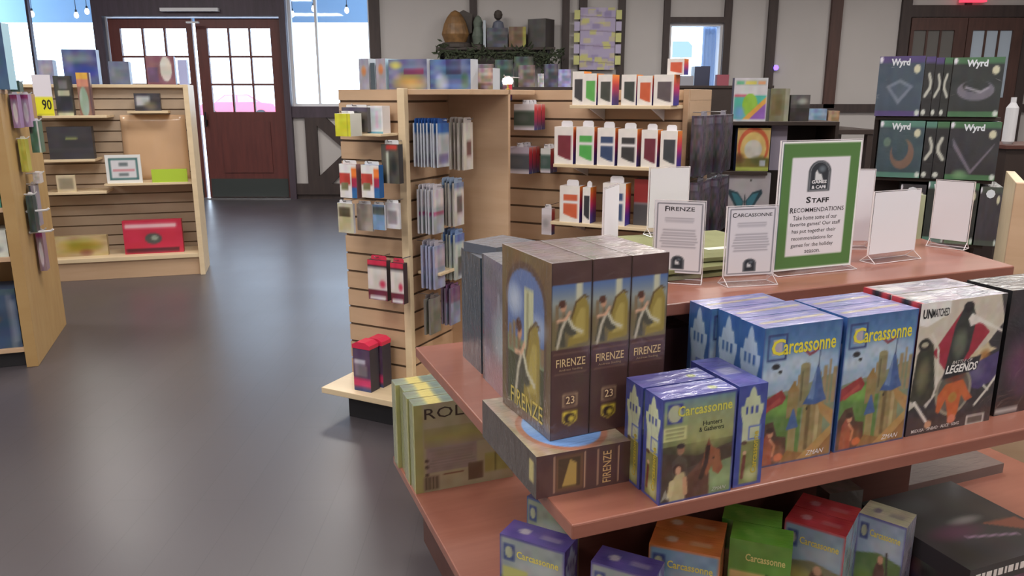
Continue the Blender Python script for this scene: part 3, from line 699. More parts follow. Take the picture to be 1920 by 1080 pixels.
# ---- ROLL boxes on the bottom shelf
rc = Canvas(70, 64, (176, 168, 136)); rc.rect(.0, 0, .09, 1, (176, 174, 112)).grad(.1, .5, 1, .72, [(0, (164, 150, 130)), (.5, (172, 166, 104)), (1, (166, 160, 118))]).rect(.12, .22, .62, .5, (160, 146, 138))
rc.bars(.14, .22, .6, .48, 9, (132, 120, 112), .5).rect(.70, .12, .98, .34, (168, 162, 96)).rect(.80, .12, .82, .34, (120, 116, 70)).rect(.53, .06, .68, .26, (112, 94, 72)).rect(.08, .02, .24, .18, (146, 134, 112))
for k in range(4): rc.rect(.10+.035*k, .03, .118+.035*k, .17, (96, 88, 70))
rc.rect(.28, .17, .48, .185, (120, 74, 60)); rc.ell(.12, .36, .02, .02, (90, 80, 70)).ell(.12, .29, .02, .02, (90, 80, 70)).ell(.12, .20, .02, .02, (90, 80, 70)); rc.mottle(.025, (12, 12), 2)
rt = Canvas(40, 12, (124, 138, 122)); rt.mottle(.06, (6, 3), 5).rect(.14, 0, .28, 1, (206, 192, 116)).rect(.45, .3, .9, .6, (104, 118, 110))
rs = Canvas(10, 40, (150, 156, 118)); rs.rect(.7, 0, 1, 1, (176, 178, 112)).rect(0, 0, .1, 1, (92, 104, 96))
RD = (.29, .054, .262)
rb = empty('board_game_box'); tag(rb, 'foremost green and tan game box on the bottom shelf, with dark title letters', 'board game', 'green and tan game boxes on the bottom shelf')
MB().artbox(*RD, (150, 150, 116), {'front': rc, 'top': rt, 'left': rs}, 'wrapped').build('box', rb, bevel=.001)
mb = MB(); face_text(mb, RD, 'front', 'ROLL', .10, .83, .5, .12, (66, 56, 48)); tag(mb.build('lettering', rb), 'dark title lettering')
place(DF, rb, .005+.145, .995+.027, ZB)
for k, lb in ((1, 'second of the green and tan game boxes, directly behind the front one'), (2, 'third of the green and tan game boxes counted from the front'), (3, 'rearmost of the green and tan game boxes, nearest the slatwall stand')):
    place(DF, dup(rb, label=lb), .15-.003*k+(.008 if k == 2 else 0), 1.022+.0575*k, ZB)
# ---- boxes turned at an angle on the bottom shelf
def atz(fr, x, y, z):
    r = ray(x, y); t = (z-CAMH)/r[2]; return fr.local((r[0]*t, r[1]*t))
def small_cover(top, sky, ground, kind, W=40, H=52):
    c = Canvas(W, H, sky); c.poly([(0, 0), (0, .5), (.5, .58), (1, .5), (1, 0)], ground).soft(.6, .68, .4, .14, (206, 212, 216), .6)
    if kind == 'tower': c.poly([(.4, 0), (.4, .5), (.6, .5), (.6, 0)], (150, 132, 88)).poly([(.36, .5), (.5, .66), (.64, .5)], (76, 100, 150)).soft(.7, .2, .3, .2, (150, 120, 70), .7)
    if kind == 'field': c.soft(.3, .3, .4, .2, (190, 180, 90), .9).ell(.6, .3, .14, .2, (110, 86, 64)).ell(.6, .48, .07, .06, (200, 160, 130))
    if kind == 'rider': c.ell(.55, .25, .12, .24, (96, 70, 64)).ell(.55, .5, .06, .055, (196, 150, 124)).line([(.66, .6), (.72, .2)], .02, (60, 60, 54)).soft(.2, .2, .25, .2, (120, 150, 70), .8)
    c.rect(.07, .70, .24, .90, (60, 74, 132)).ell(.155, .80, .06, .07, (170, 176, 150))
    return c.rect(0, 0, .03, 1, top).rect(.97, 0, 1, 1, top).rect(0, .965, 1, 1, top).mottle(.035, (9, 12), 5)
def corner_box(p1, p2, zt, dep, wid, hgt, col, cover, side, label, title=None, tcol=(226, 214, 110), topc=None, ang=None, twin=None, tsh=0.):
    a = atz(DF, *p1, zt); b = atz(DF, *p2, zt)
    an = math.atan2(b[1]-a[1], b[0]-a[0]) if ang is None else math.radians(ang)
    L = wid or math.hypot(b[0]-a[0], b[1]-a[1])
    cx = a[0]+math.cos(an)*L/2-math.sin(an)*dep/2; cy = a[1]+math.sin(an)*L/2+math.cos(an)*dep/2
    o = empty('board_game_box'); tag(o, label, 'board game', 'small expansion boxes on the bottom shelf')
    D_ = (L, dep, hgt)
    t = Canvas(24, 14, col); t.mottle(.05, (5, 3), 8); t.ell(.3, .5, .08, .16, (226, 222, 214) if topc is None else topc, .7).rect(.55, .35, .85, .6, (226, 222, 214) if topc is None else topc, .35)
    MB().artbox(L, dep, hgt, col, {'front': cover, 'right': side, 'top': t}, 'wrapped').build('box', o, bevel=.001)
    if title:
        mb = MB(); face_text(mb, D_, 'front', title, .27, .76, .64, .09, tcol, bold=.02); tag(mb.build('lettering', o), 'pale title lettering')
    place(DF, o, cx, cy, zt-hgt, math.degrees(an))
    if twin: place(DF, dup(o, label=twin), cx-math.sin(an)*(dep+.002)-math.cos(an)*tsh, cy+math.cos(an)*(dep+.002)-math.sin(an)*tsh, zt-hgt, math.degrees(an))
    return o
HS = .19; ZTp = ZB+HS
corner_box((937, 1000), (1078, 1042), ZTp, .064, .15, HS, (96, 86, 158), small_cover((84, 74, 148), (150, 160, 160), (120, 130, 90), 'field').rect(.06, .48, .44, .62, (186, 188, 110)), carc_spine((84, 78, 150), 16, 40), 'purple expansion box, leftmost on the bottom shelf', 'Carcassonne')
corner_box((1108, 1052), (1200, 1078), ZTp, .064, .13, HS, (92, 82, 150), small_cover((84, 74, 148), (150, 160, 160), (120, 130, 90), 'field'), carc_spine((84, 78, 150), 16, 40), 'lower purple expansion box, directly left of the orange one', 'Carcassonne')
corner_box((1217, 1019), (1351, 1045), ZTp, .068, None, HS, (206, 122, 66), small_cover((206, 122, 66), (120, 156, 186), (150, 140, 96), 'tower'), (182, 100, 66), 'orange-topped expansion box in front on the bottom shelf', 'Carcassonne', twin='orange-topped expansion box directly behind its front twin, in shadow')
gcv = Canvas(40, 52, (196, 178, 116)); gcv.rect(0, .62, 1, 1, (92, 150, 62)).ell(.3, .3, .14, .2, (120, 128, 66)).rect(.6, .2, .66, .62, (44, 56, 40)).rect(.66, .2, 1, .62, (100, 150, 70)).rect(.72, .3, .94, .56, (186, 66, 66)).rect(0, 0, .03, 1, (92, 150, 62)).mottle(.03, (8, 10), 2)
corner_box((1369, 1008), (1486, 1033), ZTp, .073, None, HS, (120, 186, 72), gcv, (110, 126, 150), 'bright green expansion box between the orange and the red one', 'Carcassonne', (206, 204, 130), (150, 206, 96), ang=-42, twin='bright green expansion box directly behind its front twin, mostly in shadow', tsh=.024)
corner_box((1472, 973), (1587, 1007), ZTp, .070, None, HS, (200, 70, 76), small_cover((196, 66, 72), (140, 168, 186), (126, 128, 96), 'field'), Canvas(12, 40, (150, 176, 190)).mottle(.1, (3, 12), 3), 'red-topped expansion box beside the white one', 'Carcassonne', topc=(216, 180, 190), twin='red-topped expansion box directly behind its front twin, in the shelf shadow')
corner_box((1611, 961), (1681, 984), ZTp, .074, .098, HS, (206, 204, 176), small_cover((96, 96, 160), (150, 172, 196), (92, 122, 74), 'rider'), Canvas(12, 40, (150, 150, 166)).mottle(.06, (3, 12), 3), 'cream-topped expansion box, rightmost of the small ones', 'Carcassonne', topc=(120, 110, 140))
corner_box((988, 930), (1050, 955), ZTp+.005, .06, .12, HS, (64, 78, 128), small_cover((66, 84, 140), (140, 150, 130), (140, 150, 120), 'none').rect(.04, .40, .5, .6, (190, 186, 110)), (120, 120, 80), 'blue and green expansion box behind the leftmost purple one, under the middle shelf', None)
corner_box((1556, 926), (1600, 930), ZTp-.01, .05, .09, HS-.01, (112, 106, 98), (90, 84, 80), (84, 80, 76), 'dull grey box in shadow behind the red and cream boxes', None, topc=(120, 114, 106), ang=-8)
# flat dark box, text on its edge, on top of a purple one
dz = ZB+.13
cxy = atz(DF, 1820, 1070, dz)
tp = Canvas(50, 50, (60, 60, 62)); tp.mottle(.03, (6, 6), 5).soft(.35, .4, .3, .12, (110, 60, 90), .8).line([(.35, .32), (.75, .22)], .012, (170, 140, 170)).poly([(.62, .42), (.95, .40), (.98, .16), (.92, .2)], (150, 88, 70)).soft(.3, .8, .3, .16, (84, 90, 92), .8).soft(.55, .5, .2, .06, (190, 184, 184), .7)
DX = (.30, .30, .045)
bx = empty('board_game_box'); tag(bx, 'large dark game box lying flat at the lower right corner, white words on its edge', 'board game')
MB().artbox(*DX, (46, 50, 52), {'top': tp, 'front': (44, 56, 60), 'left': (48, 46, 50)}, 'print').build('box', bx, bevel=.0012)
mb = MB()
for k, (a_, b_) in enumerate(((.06, .045), (.12, .03), (.165, .05), (.235, .03), (.28, .045), (.345, .02), (.38, .05), (.45, .03), (.50, .04))):
    mb.box(-.15+.3*a_, -.15+.3*(a_+b_), -.1506, -.1500, .014, .014+.016, 'print', (216, 216, 214))
tag(mb.build('title_strip', bx), 'row of small white title marks')
place(DF, bx, cxy[0]+.15, cxy[1]+.15, dz-.045)
lf = Canvas(40, 14, (56, 48, 54)); lf.mottle(.12, (14, 3), 6); fp = Canvas(40, 14, (76, 54, 96)); fp.mottle(.1, (10, 3), 6)
b2 = MB().artbox(.292, .292, .085, (52, 46, 56), {'front': fp, 'left': lf}, 'wrapped').build('board_game_box', bevel=.0012)
tag(b2, 'purple-sided game box directly under the large dark flat box', 'board game'); place(DF, b2, cxy[0]+.15, cxy[1]+.15, ZB)
gm = MB().artbox(.44, .50, .03, (96, 84, 82), {'top': Canvas(20, 20, (104, 92, 90)).mottle(.02, (4, 4), 5)}, 'wrapped').build('storage_box', bevel=.003)
tag(gm, 'flat grey-brown wrapped box on the bottom shelf, behind the large dark one', 'box'); place(DF, gm, 1.43, .74, ZB)

# ---- green folded cloths on the top shelf
gc = [(.585, .585, .36, .33, 0, 'lowest of the folded olive green cloths on the top shelf'), (.58, .58, .35, .32, 2, 'middle folded olive green cloth in the stack on the top shelf'), (.59, .59, .34, .31, -2, 'uppermost folded olive green cloth, with a small white mark, on the top shelf')]
for k, (u, w, a, b, yw, lb) in enumerate(gc):
    m = MB(); n = 12; zt = .0145
    vs = []; fs = []
    rr = random.Random(k)
    for top in (0, 1):
        for j in range(n+1):
            for i in range(n+1):
                x = (i/n-.5)*a; y = (j/n-.5)*b
                ed = min(i, j, n-i, n-j)
                z = (zt*(1-.35*(ed == 0))+rr.uniform(-.0008, .0006)) if top else (.0015 if ed == 0 else 0)
                vs.append((x, y, z))
    N = n+1; q = lambda t, i, j: t*N*N+j*N+i
    for j in range(n):
        for i in range(n):
            fs.append((q(1, i, j), q(1, i+1, j), q(1, i+1, j+1), q(1, i, j+1))); fs.append((q(0, i, j), q(0, i, j+1), q(0, i+1, j+1), q(0, i+1, j)))
    for i in range(n):
        fs += [(q(0, i, 0), q(0, i+1, 0), q(1, i+1, 0), q(1, i, 0)), (q(0, i+1, n), q(0, i, n), q(1, i, n), q(1, i+1, n)), (q(0, 0, i+1), q(0, 0, i), q(1, 0, i), q(1, 0, i+1)), (q(0, n, i), q(0, n, i+1), q(1, n, i+1), q(1, n, i))]
    m.add(vs, fs, 'green_cloth')
    o = m.build('folded_cloth'); tag(o, lb, 'cloth', 'folded green cloths'); place(DF, o, u, w-.0+.0, ZT+.015*k, yw)
    if k == 2:
        t_ = MB(); t_.box(-.02, .05, -.10, -.075, zt, zt+.0005, 'print', (226, 228, 214)); tag(t_.build('print_mark', o), 'small white printed mark')
gbx = MB().artbox(.12, .10, .05, (150, 168, 134), {'front': Canvas(20, 10, (158, 152, 130)).rect(0, .5, 1, .8, (150, 186, 150))}, 'print').build('small_box')
tag(gbx, 'small pale green box on the top shelf, behind the upright brown box tops', 'box'); place(DF, gbx, .30, .58, ZT, -8)

# ---- acrylic sign holders
def sign_holder(u, w, z, pw, ph, yaw, art, label, texts=(), group='acrylic sign holders', foot=.018, name='sign_holder'):
    o = empty(name); tag(o, label, 'sign', group)
    e = .0015
    a = MB().box(-pw/2-e, pw/2+e, 0, .002, foot, foot+ph+2*e, 'acrylic'); a.build('acrylic_panel', o)
    r = MB(); t = .0012
    r.prism([(-pw/2-e-t, foot), (-pw/2-e, foot), (-pw/2-e, foot+ph+2*e), (pw/2+e, foot+ph+2*e), (pw/2+e, foot), (pw/2+e+t, foot), (pw/2+e+t, foot+ph+2*e+t), (-pw/2-e-t, foot+ph+2*e+t)], -.001, .003, 'acrylic_edge'); r.build('acrylic_rim', o)
    f = MB(); d = .022; hw = pw/2+e
    for s_ in (-1, 1):
        f.add([(-hw, .001, foot), (hw, .001, foot), (hw, s_*d, .0015), (-hw, s_*d, .0015)], [(0, 1, 2, 3)], 'acrylic')
        for xx in (-hw, hw): f.tube([(xx, .001, foot), (xx, s_*d, .0015)], .0009, 'acrylic_edge', 5)
        f.tube([(-hw, s_*d, .0015), (hw, s_*d, .0015)], .0010, 'acrylic_edge', 5)
    f.add([(-hw, -d, .001), (hw, -d, .001), (hw, d, .001), (-hw, d, .001)], [(0, 1, 2, 3)], 'acrylic')
    for xx in (-hw, hw): f.tube([(xx, -d, .001), (xx, d, .001)], .0009, 'acrylic_edge', 5)
    tag(f.build('foot', o), 'clear folded acrylic foot')
    p = MB().artbox(pw, .0006, ph, (232, 230, 236), {'front': art} if art else {}, 'matte_print', o=(0, -.0012, foot+e)); pp = p.build('paper_insert', o)
    if texts:
        tb = MB()
        for tx in texts: face_text(tb, (pw, .003, ph), 'front', *tx[:5], tx[5], z=foot+e, bold=tx[6] if len(tx) > 6 else 0, off=.0002)
        tb.build('lettering', pp)
    place(DF, o, u, w, z, yaw); return o
K = (40, 38, 44)
def logo(c, x, y, w, h, asp):
    pts = [(x-w/2, y)]+[(x-w/2*math.cos(t*math.pi/14), y+h*.62+h*.38*math.sin(t*math.pi/14)) for t in range(15)]+[(x+w/2, y)]
    c.poly(pts, (62, 66, 72))
    pi = [(x+(a-x)*.86, y+h*.03+(b-y)*.93) for a, b in pts]; c.poly(pi, (150, 152, 158)); pj = [(x+(a-x)*.8, y+h*.05+(b-y)*.89) for a, b in pts]; c.poly(pj, (46, 50, 58))
    c.poly([(x-w*.2, y+h*.36), (x-w*.2, y+h*.6), (x-w*.13, y+h*.7), (x-w*.05, y+h*.58), (x+w*.08, y+h*.55), (x+w*.16, y+h*.36)], (214, 216, 220)); c.soft(x+w*.1, y+h*.72, w*.2, h*.14, (110, 120, 130), .9)
    return c
st = Canvas(96, 126, (240, 240, 240)); st.rect(.022, .018, .978, .982, (84, 124, 66)); st.rect(.14, .115, .86, .875, (228, 224, 232)); st.rect(.022, .018, .03, .982, (50, 66, 110), .6)
logo(st, .49, .615, .28, .235, 1)
sx = sign_holder(.772, .39, ZT, .216, .279, 0, st, 'tall green-bordered sign reading Staff Recommendations in the middle of the top shelf', [
    ('GAMES', .395, .675, .19, .026, (232, 232, 236), .03), ('& CAFE', .40, .635, .18, .026, (232, 232, 236), .03),
    ('S', .345, .525, .06, .05, K, .03), ('TAFF', .415, .525, .22, .038, K, .03),
    ('R', .155, .452, .045, .042, K, .02), ('ECOMMENDATIONS', .205, .455, .635, .034, K, .004),
    ('Take home some of our', .20, .395, .56, .036, (50, 46, 52), .003), ('favorite games! Our staff', .17, .338, .64, .040, (50, 46, 52), .003),
    ('has put together their', .20, .283, .56, .040, (50, 46, 52), .003), ('recommendations for', .20, .236, .53, .031, (50, 46, 52), .003),
    ('games for the holiday', .20, .172, .54, .040, (50, 46, 52), .003), ('season.', .38, .130, .20, .024, (50, 46, 52), .003)], None, foot=.006)
def note(title_w=.8):
    c = Canvas(44, 66, (226, 222, 228))
    for q in ((.05, .035, .95, .045), (.05, .955, .95, .965), (.05, .035, .065, .965), (.935, .035, .95, .965)): c.rect(*q, (60, 60, 74))
    c.bars(.2, .70, .8, .78, 3, (150, 146, 156), .6, 4); c.bars(.12, .35, .88, .62, 7, (150, 146, 156), .7, 6)
    return logo(c, .5, .06, .26, .19, 1)
sign_holder(.436, .413, ZT, .100, .150, -38, note(), 'small black-bordered description card in an acrylic holder, nearest the brown boxes', [('F', .2, .86, .07, .075, K, .02), ('IRENZE', .28, .87, .52, .055, K, .01)], None)
sign_holder(.562, .341, ZT, .110, .142, -8, note(), 'small black-bordered description card in an acrylic holder, left of the tall green sign', [('C', .09, .85, .08, .07, K, .02), ('ARCASSONNE', .18, .86, .72, .05, K, .01)], None)
wc = lambda: Canvas(6, 8, (228, 226, 234))
sign_holder(1.036, .42, ZT, .152, .145, 4, wc(), 'wide blank white card in an acrylic holder, right beside the tall green sign', group='blank acrylic sign holders')
sign_holder(1.302, .49, ZT, .086, .15, -66, wc(), 'blank white card in an acrylic holder at the right end of the top shelf', group='blank acrylic sign holders')
sign_holder(.585, .69, ZT+.046, .105, .145, -4, wc(), 'blank white card standing on the green cloths, behind the leftmost description card', group='blank acrylic sign holders')
sign_holder(.345, .54, ZT, .10, .17, 44, wc(), 'blank acrylic holder seen nearly edge-on above the upright brown box tops', group='blank acrylic sign holders')
sign_holder(1.045, .58, ZT, .12, .18, -22, wc(), 'blank white card half hidden behind the right edge of the tall green sign', group='blank acrylic sign holders')

# neighbouring display board beyond
# ------------------------------------------------------------------ slatwall furniture
def slat_panel(name, parent, x, y, w, z0, z1, yaw=0., pitch=.0785, anchor=.2, m='maple', th=.02, gd=.009):
    """board lying against plane y=0 (front), grooves cut across it"""
    g = []; k = 0
    while anchor+k*pitch < z1-.03:
        if anchor+k*pitch > z0+.02: g.append(anchor+k*pitch)
        k += 1
    out = [(0, z0)]; grv = set()
    for zc in g:
        i = len(out); out += [(0, zc-.0045), (gd, zc-.0045), (gd, zc+.0045), (0, zc+.0045)]
        grv |= {i, i+1, i+2}
    out += [(0, z1), (th, z1), (th, z0)]
    n = len(out); mb = MB()
    v = [(-w/2, a, b) for a, b in out]+[(w/2, a, b) for a, b in out]
    mb.add(v, [tuple(range(n)), tuple(range(n, 2*n))[::-1]], m)
    for i in range(n):
        mb.f.append((i, n+i, n+(i+1) % n, (i+1) % n)); mb.m.append(mb._mi('groove' if i in grv else m))
    return mb.build(name, parent, (x, y, 0), yaw)
def slab(name, parent, x0, x1, y0, y1, z0, z1, m='maple', bevel=.002, yaw=0):
    c = ((x0+x1)/2, (y0+y1)/2, z0)
    return MB().box(x0-c[0], x1-c[0], y0-c[1], y1-c[1], 0, z1-z0, m).build(name, parent, c, yaw, bevel)
TOP = 1.345
PF = Frame((-.44, 3.17), -26.5)
P2 = Frame(PF.world(0, 0, 0)[:2], 63.5)
U2 = Frame(PF.world(.165, .62, 0)[:2], -26.5)
U4 = Frame(U2.world(.80, 0, 0)[:2], 63.5)
gs = empty('slatwall_stand', PF.world(0, 0, 0), PF.yaw); tag(gs, 'light wood slatwall stand with hanging card packs, rising from a low platform', 'display stand')
slat_panel('slat_panel', gs, -.15, 0, .30, .13, TOP)
slab('corner_post', gs, -.008, .026, -.008, .02, .13, TOP+.004, 'maple_pale')
slat_panel('slat_panel', gs, .016, .18, .32, .13, TOP, math.pi/2)
slab('plain_panel', gs, .0, .305, .34, .36, .13, TOP)
slab('top_board', gs, -.30, .305, .02, .60, TOP-.02, TOP, 'maple')
slab('platform', gs, -.30, .33, -.21, .60, .105, .13, 'maple_pale')
slab('base_kick', gs, -.20, .30, -.16, .56, 0, .105, 'kick')
slab('shelf', gs, -.135, -.01, -.12, 0, 1.168, 1.178, 'maple_pale')
slab('shelf', gs, .028, .14, .05, .33, .60, .612, 'maple_pale')
g2 = empty('slatwall_stand', U2.world(0, 0, 0), U2.yaw); tag(g2, 'light wood slatwall stand with shelves of bright white-framed deck boxes', 'display stand')
slat_panel('slat_panel', g2, .40, 0, .80, .13, TOP)
slab('side_panel', g2, .80, .822, -.01, .40, .13, TOP+.002)
slab('back_panel', g2, 0, .80, .38, .40, .13, TOP)
slab('top_board', g2, 0, .80, .02, .38, TOP-.02, TOP)
slab('base_kick', g2, .05, .8, 0, .36, 0, .13, 'kick')
for z, x0 in ((1.284, .38), (1.044, .31), (.80, .30)):
    slab('shelf', g2, x0, .80, -.20, -.001, z-.014, z, 'maple_pale')
    for xx in (x0+.08, .72): MB().prism([(0, 0), (-.18, 0), (0, -.05)], -.002, .002, 'white_metal', 'x').build('shelf_bracket', g2, (xx, -.0005, z-.014))

RAIN = [(0, (52, 60, 150)), (.25, (86, 40, 140)), (.5, (196, 40, 110)), (.75, (226, 90, 60)), (1, (232, 150, 50))]
def tab(mb, w, h, z, d=.004, y=0):
    mb.prism([(-w/2, z), (w/2, z), (w/2, z+h*.7), (w/2-h*.3, z+h), (-w/2+h*.3, z+h), (-w/2, z+h*.7)], y-d/2, y+d/2, 'print', col=(232, 230, 236))
def deck_box(fr, px, w, z0, wcol, label, dep=.07, two=False, group='deck boxes on the slatwall shelves', yaw=0., nm='deck_box', tabs=True, wid=None):
    x0, y0, x1, y1 = px
    u0, zt = fr.at(x0, y0, w); u1, zb = fr.at(x1, y1, w)
    if z0 is None: z0 = zb
    W_ = wid or (u1-u0); H_ = zt-z0
    if tabs: H_ *= .86
    c = Canvas(20, 34, (234, 228, 224)); wc_ = wcol
    c.poly([(.2, .76), (.86, .76), (.86, .12), (.6, .15), (.2, .24)], wc_)
    if two: c.rect(.1, .52, .95, .60, (230, 226, 228))
    c.mottle(.02, (4, 6), 3)
    rb_ = Canvas(6, 24, (0, 0, 0)); rb_.grad(0, 0, 1, 1, RAIN)
    o = empty(nm); tag(o, label, 'deck box', group)
    MB().artbox(W_, dep, H_, (234, 228, 224), {'front': c, 'right': rb_, 'top': (232, 226, 228)}, 'print').build('carton', o)
    if tabs:
        m = MB(); tab(m, W_*.6, H_*.16, H_-.0005, .003); m.build('hang_tab', o)
    place(fr, o, (u0+u1)/2, w+dep/2, z0, yaw); return o
row1 = [((1074, 134, 1094, 187), (64, 62, 66), 'black deck box, leftmost on the top slatwall shelf'), ((1095, 138, 1118, 188), (96, 172, 84), 'green deck box on the top slatwall shelf'),
        ((1122, 140, 1147, 190), (70, 72, 66), 'black deck box right of the green one on the top slatwall shelf'), ((1166, 140, 1192, 191), (60, 66, 62), 'dark deck box left of the orange one on the top slatwall shelf'),
        ((1196, 142, 1222, 191), (206, 96, 60), 'orange deck box on the top slatwall shelf'), ((1227, 140, 1262, 192), (96, 84, 88), 'grey deck box, rightmost and widest on the top slatwall shelf')]
for px, cc, lb in row1: deck_box(U2, px, -.185, 1.284, cc, lb, dep=.085, tabs=False)
t_ = deck_box(U2, (1252, 110, 1282, 140), -.165, None, (214, 96, 66), 'white and red box lying on top of the deck boxes at the stand corner', dep=.07, tabs=False)
z_t = max(z for z in [1.255+.135]); 
row2 = [((1040, 226, 1074, 304), (122, 44, 56), 0, 'maroon deck box, leftmost in the middle slatwall row'), ((1081, 226, 1113, 305), (86, 172, 84), 1, 'green two-part deck box in the middle slatwall row'),
        ((1121, 228, 1152, 306), (56, 74, 112), 1, 'navy blue deck box in the middle slatwall row'), ((1160, 230, 1193, 308), (58, 56, 58), 1, 'black two-part deck box in the middle slatwall row'),
        ((1204, 232, 1231, 308), (112, 40, 56), 0, 'maroon deck box on the right in the middle slatwall row, next to last'), ((1240, 234, 1268, 310), (62, 66, 72), 0, 'black deck box at the right end of the middle slatwall row')]
for px, cc, tw, lb in row2: deck_box(U2, px, -.19, 1.044, cc, lb, two=tw)
row3 = [((1050, 337, 1086, 412), (206, 96, 62), 1, 'orange two-part deck box in the lowest slatwall row'), ((1093, 340, 1106, 410), (50, 50, 56), 0, 'narrow black deck box beside the orange one in the lowest row'),
        ((1131, 330, 1171, 424), (64, 84, 122), 1, 'blue two-part deck box in the lowest slatwall row')]
for px, cc, tw, lb in row3: deck_box(U2, px, -.19, .80, cc, lb, two=tw, dep=.07)
rbk = deck_box(U2, (1192, 328, 1218, 424), -.14, .80, (64, 60, 64), 'red and charcoal box right of the blue deck box in the lowest row', tabs=False)
for o in list(rbk.children): 
    bpy.data.objects.remove(o)
MB().artbox(.075, .07, .19, (70, 66, 70), {'front': Canvas(12, 24, (72, 70, 74)).rect(0, .5, 1, 1, (150, 44, 44)).rect(0, .46, 1, .5, (120, 110, 116))}, 'print').build('carton', rbk)
for px, cols, lb, n in (((966, 195, 1004, 244), ((226, 220, 226), (70, 84, 74)), 'pack', 3), ((955, 275, 994, 326), ((196, 186, 206), (92, 96, 104)), 'pack', 3), ((1016, 278, 1034, 324), ((226, 226, 226), (70, 96, 90)), 'pack', 2), ((945, 150, 956, 188), ((232, 226, 226), (90, 60, 80)), 'pack', 1), ((1018, 390, 1036, 440), ((226, 220, 230), (200, 190, 196)), 'pack', 1)):
    names = {966: 'dark green card sleeve box, upper left of the deck box stand', 955: 'grey card sleeve box, lower left of the deck box stand', 1016: 'narrow green sleeve box hanging left of the maroon deck box', 945: 'small rainbow-sided box at the top left corner of the deck box stand', 1018: 'small white and red box hanging low, left of the orange deck box'}
    for k in range(n):
        u0, zt = U2.at(px[0], px[1], -.12); u1, zb = U2.at(px[2], px[3], -.12)
        c = Canvas(16, 16, cols[1]); c.rect(0, .72, 1, 1, cols[0]).rect(0, 0, 1, .16, (214, 206, 216)).soft(.4, .45, .4, .2, (120, 120, 124), .5)
        r_ = Canvas(5, 16, (0, 0, 0)); r_.grad(0, 0, 1, 1, [(0, (52, 90, 160)), (.4, (170, 40, 90)), (.8, (206, 50, 60)), (1, (226, 180, 170))])
        o = empty('sleeve_box'); tag(o, names[px[0]] + ('' if k == 0 else ', %s back' % ('second', 'third')[k-1]), 'card sleeves', 'hanging sleeve boxes')
        MB().artbox(u1-u0, .035, zt-zb, cols[0], {'front': c, 'right': r_}, 'print').build('carton', o)
        m = MB(); tab(m, .03, .018, zt-zb-.0005, .002); m.build('hang_tab', o)
        place(U2, o, (u0+u1)/2, -.115+.038*k, zb)
    xh = (U2.at(px[0], px[1], -.12)[0]+U2.at(px[2], px[3], -.12)[0])/2; zh = U2.at(px[0], px[1], -.12)[1]+.012
    MB().tube([(xh, 0, zh), (xh, -.14, zh), (xh, -.147, zh+.008)], .0022, 'metal', 6).build('peg_hook', g2)

def pack(fr, px, wf, art, label, n=1, step=.012, th=.008, cat='card pack', group=None, more=None, side=(206, 206, 214), tabc=(226, 226, 230), nm='hanging_pack', stand=None, m='print', hook=True):
    x0, y0, x1, y1 = px
    u0, zt = fr.at(x0, y0, wf); u1, zb = fr.at(x1, y1, wf)
    if u0 > u1: u0, u1 = u1, u0
    W_, H_ = u1-u0, zt-zb
    o = empty(nm); tag(o, label, cat, group)
    MB().artbox(W_, th, H_*.9, side, {'front': art} if isinstance(art, Canvas) else {'front': art}, m).build('pouch', o)
    q = MB(); tab(q, W_*.8, H_*.1, H_*.9-.0004, .0015); q.c = [lin(tabc)]*len(q.v); q.build('hang_tab', o)
    place(fr, o, (u0+u1)/2, wf+th/2, zb)
    for k in range(1, n):
        c = dup(o, label=(more or label.replace('front', 'one of the'))); place(fr, c, (u0+u1)/2+random.Random(k).uniform(-.002, .002), wf+th/2+(th+step)*k, zb, random.Random(k+7).uniform(-2, 2))
    if hook and stand:
        zh = zb+H_*.96; xc = (u0+u1)/2
        st_, ang, ox = stand
        mb = MB().tube([(0, 0, 0), (0, wf-.008, 0), (0, wf-.014, .007)], .002, 'metal', 6)
        lw = fr.world(xc, 0, zh); so = st_.location; ca, sa = math.cos(-st_.rotation_euler.z), math.sin(-st_.rotation_euler.z)
        dx, dy = lw[0]-so.x, lw[1]-so.y
        mb.build('peg_hook', st_, (dx*ca-dy*sa, dx*sa+dy*ca, zh), fr.yaw-st_.rotation_euler.z)
    return o
def art(col, *ops, w=16, h=22, mot=.04, seed=1):
    c = Canvas(w, h, col)
    for op in ops: getattr(c, op[0])(*op[1:])
    return c.mottle(mot, (5, 7), seed)
# narrow front face of the card stand
S1 = (gs, 0, 0)
pack(PF, (627, 208, 658, 256), -.19, art((208, 206, 50), ('rect', .74, 0, .8, 1, (150, 150, 40))), 'bright yellow deck box hanging at the upper left of the card stand', th=.07, side=(216, 216, 206), stand=S1, cat='deck box', nm='deck_box')
pack(PF, (640, 196, 690, 248), -.10, art((84, 78, 76), ('rect', 0, .8, 1, 1, (84, 76, 96)), ('rect', .1, .1, .5, .3, (170, 160, 150))), 'dark pack hanging right behind the yellow deck box', th=.03, side=(90, 84, 84), stand=S1)
bk = MB().artbox(.075, .05, .105, (232, 226, 226), {'front': art((226, 224, 230), ('rect', .1, .12, .9, .9, (196, 204, 214)), ('rect', .55, .2, .7, .8, (206, 180, 206)), ('rect', 0, 0, 1, .07, (70, 150, 180)))}, 'print').build('small_carton'); tag(bk, 'white carton on the small shelf at the top of the card stand', 'carton'); place(PF, bk, -.065, -.055, 1.178)
rv = lambda: art((226, 222, 224), ('rect', 0, .40, .62, .72, (186, 60, 54)), ('rect', .1, .25, .5, .45, (120, 116, 86)), ('rect', .68, 0, 1, .34, (40, 96, 160)), ('rect', .68, .34, 1, .6, (170, 40, 80)), ('rect', .68, .6, 1, .88, (226, 120, 50)))
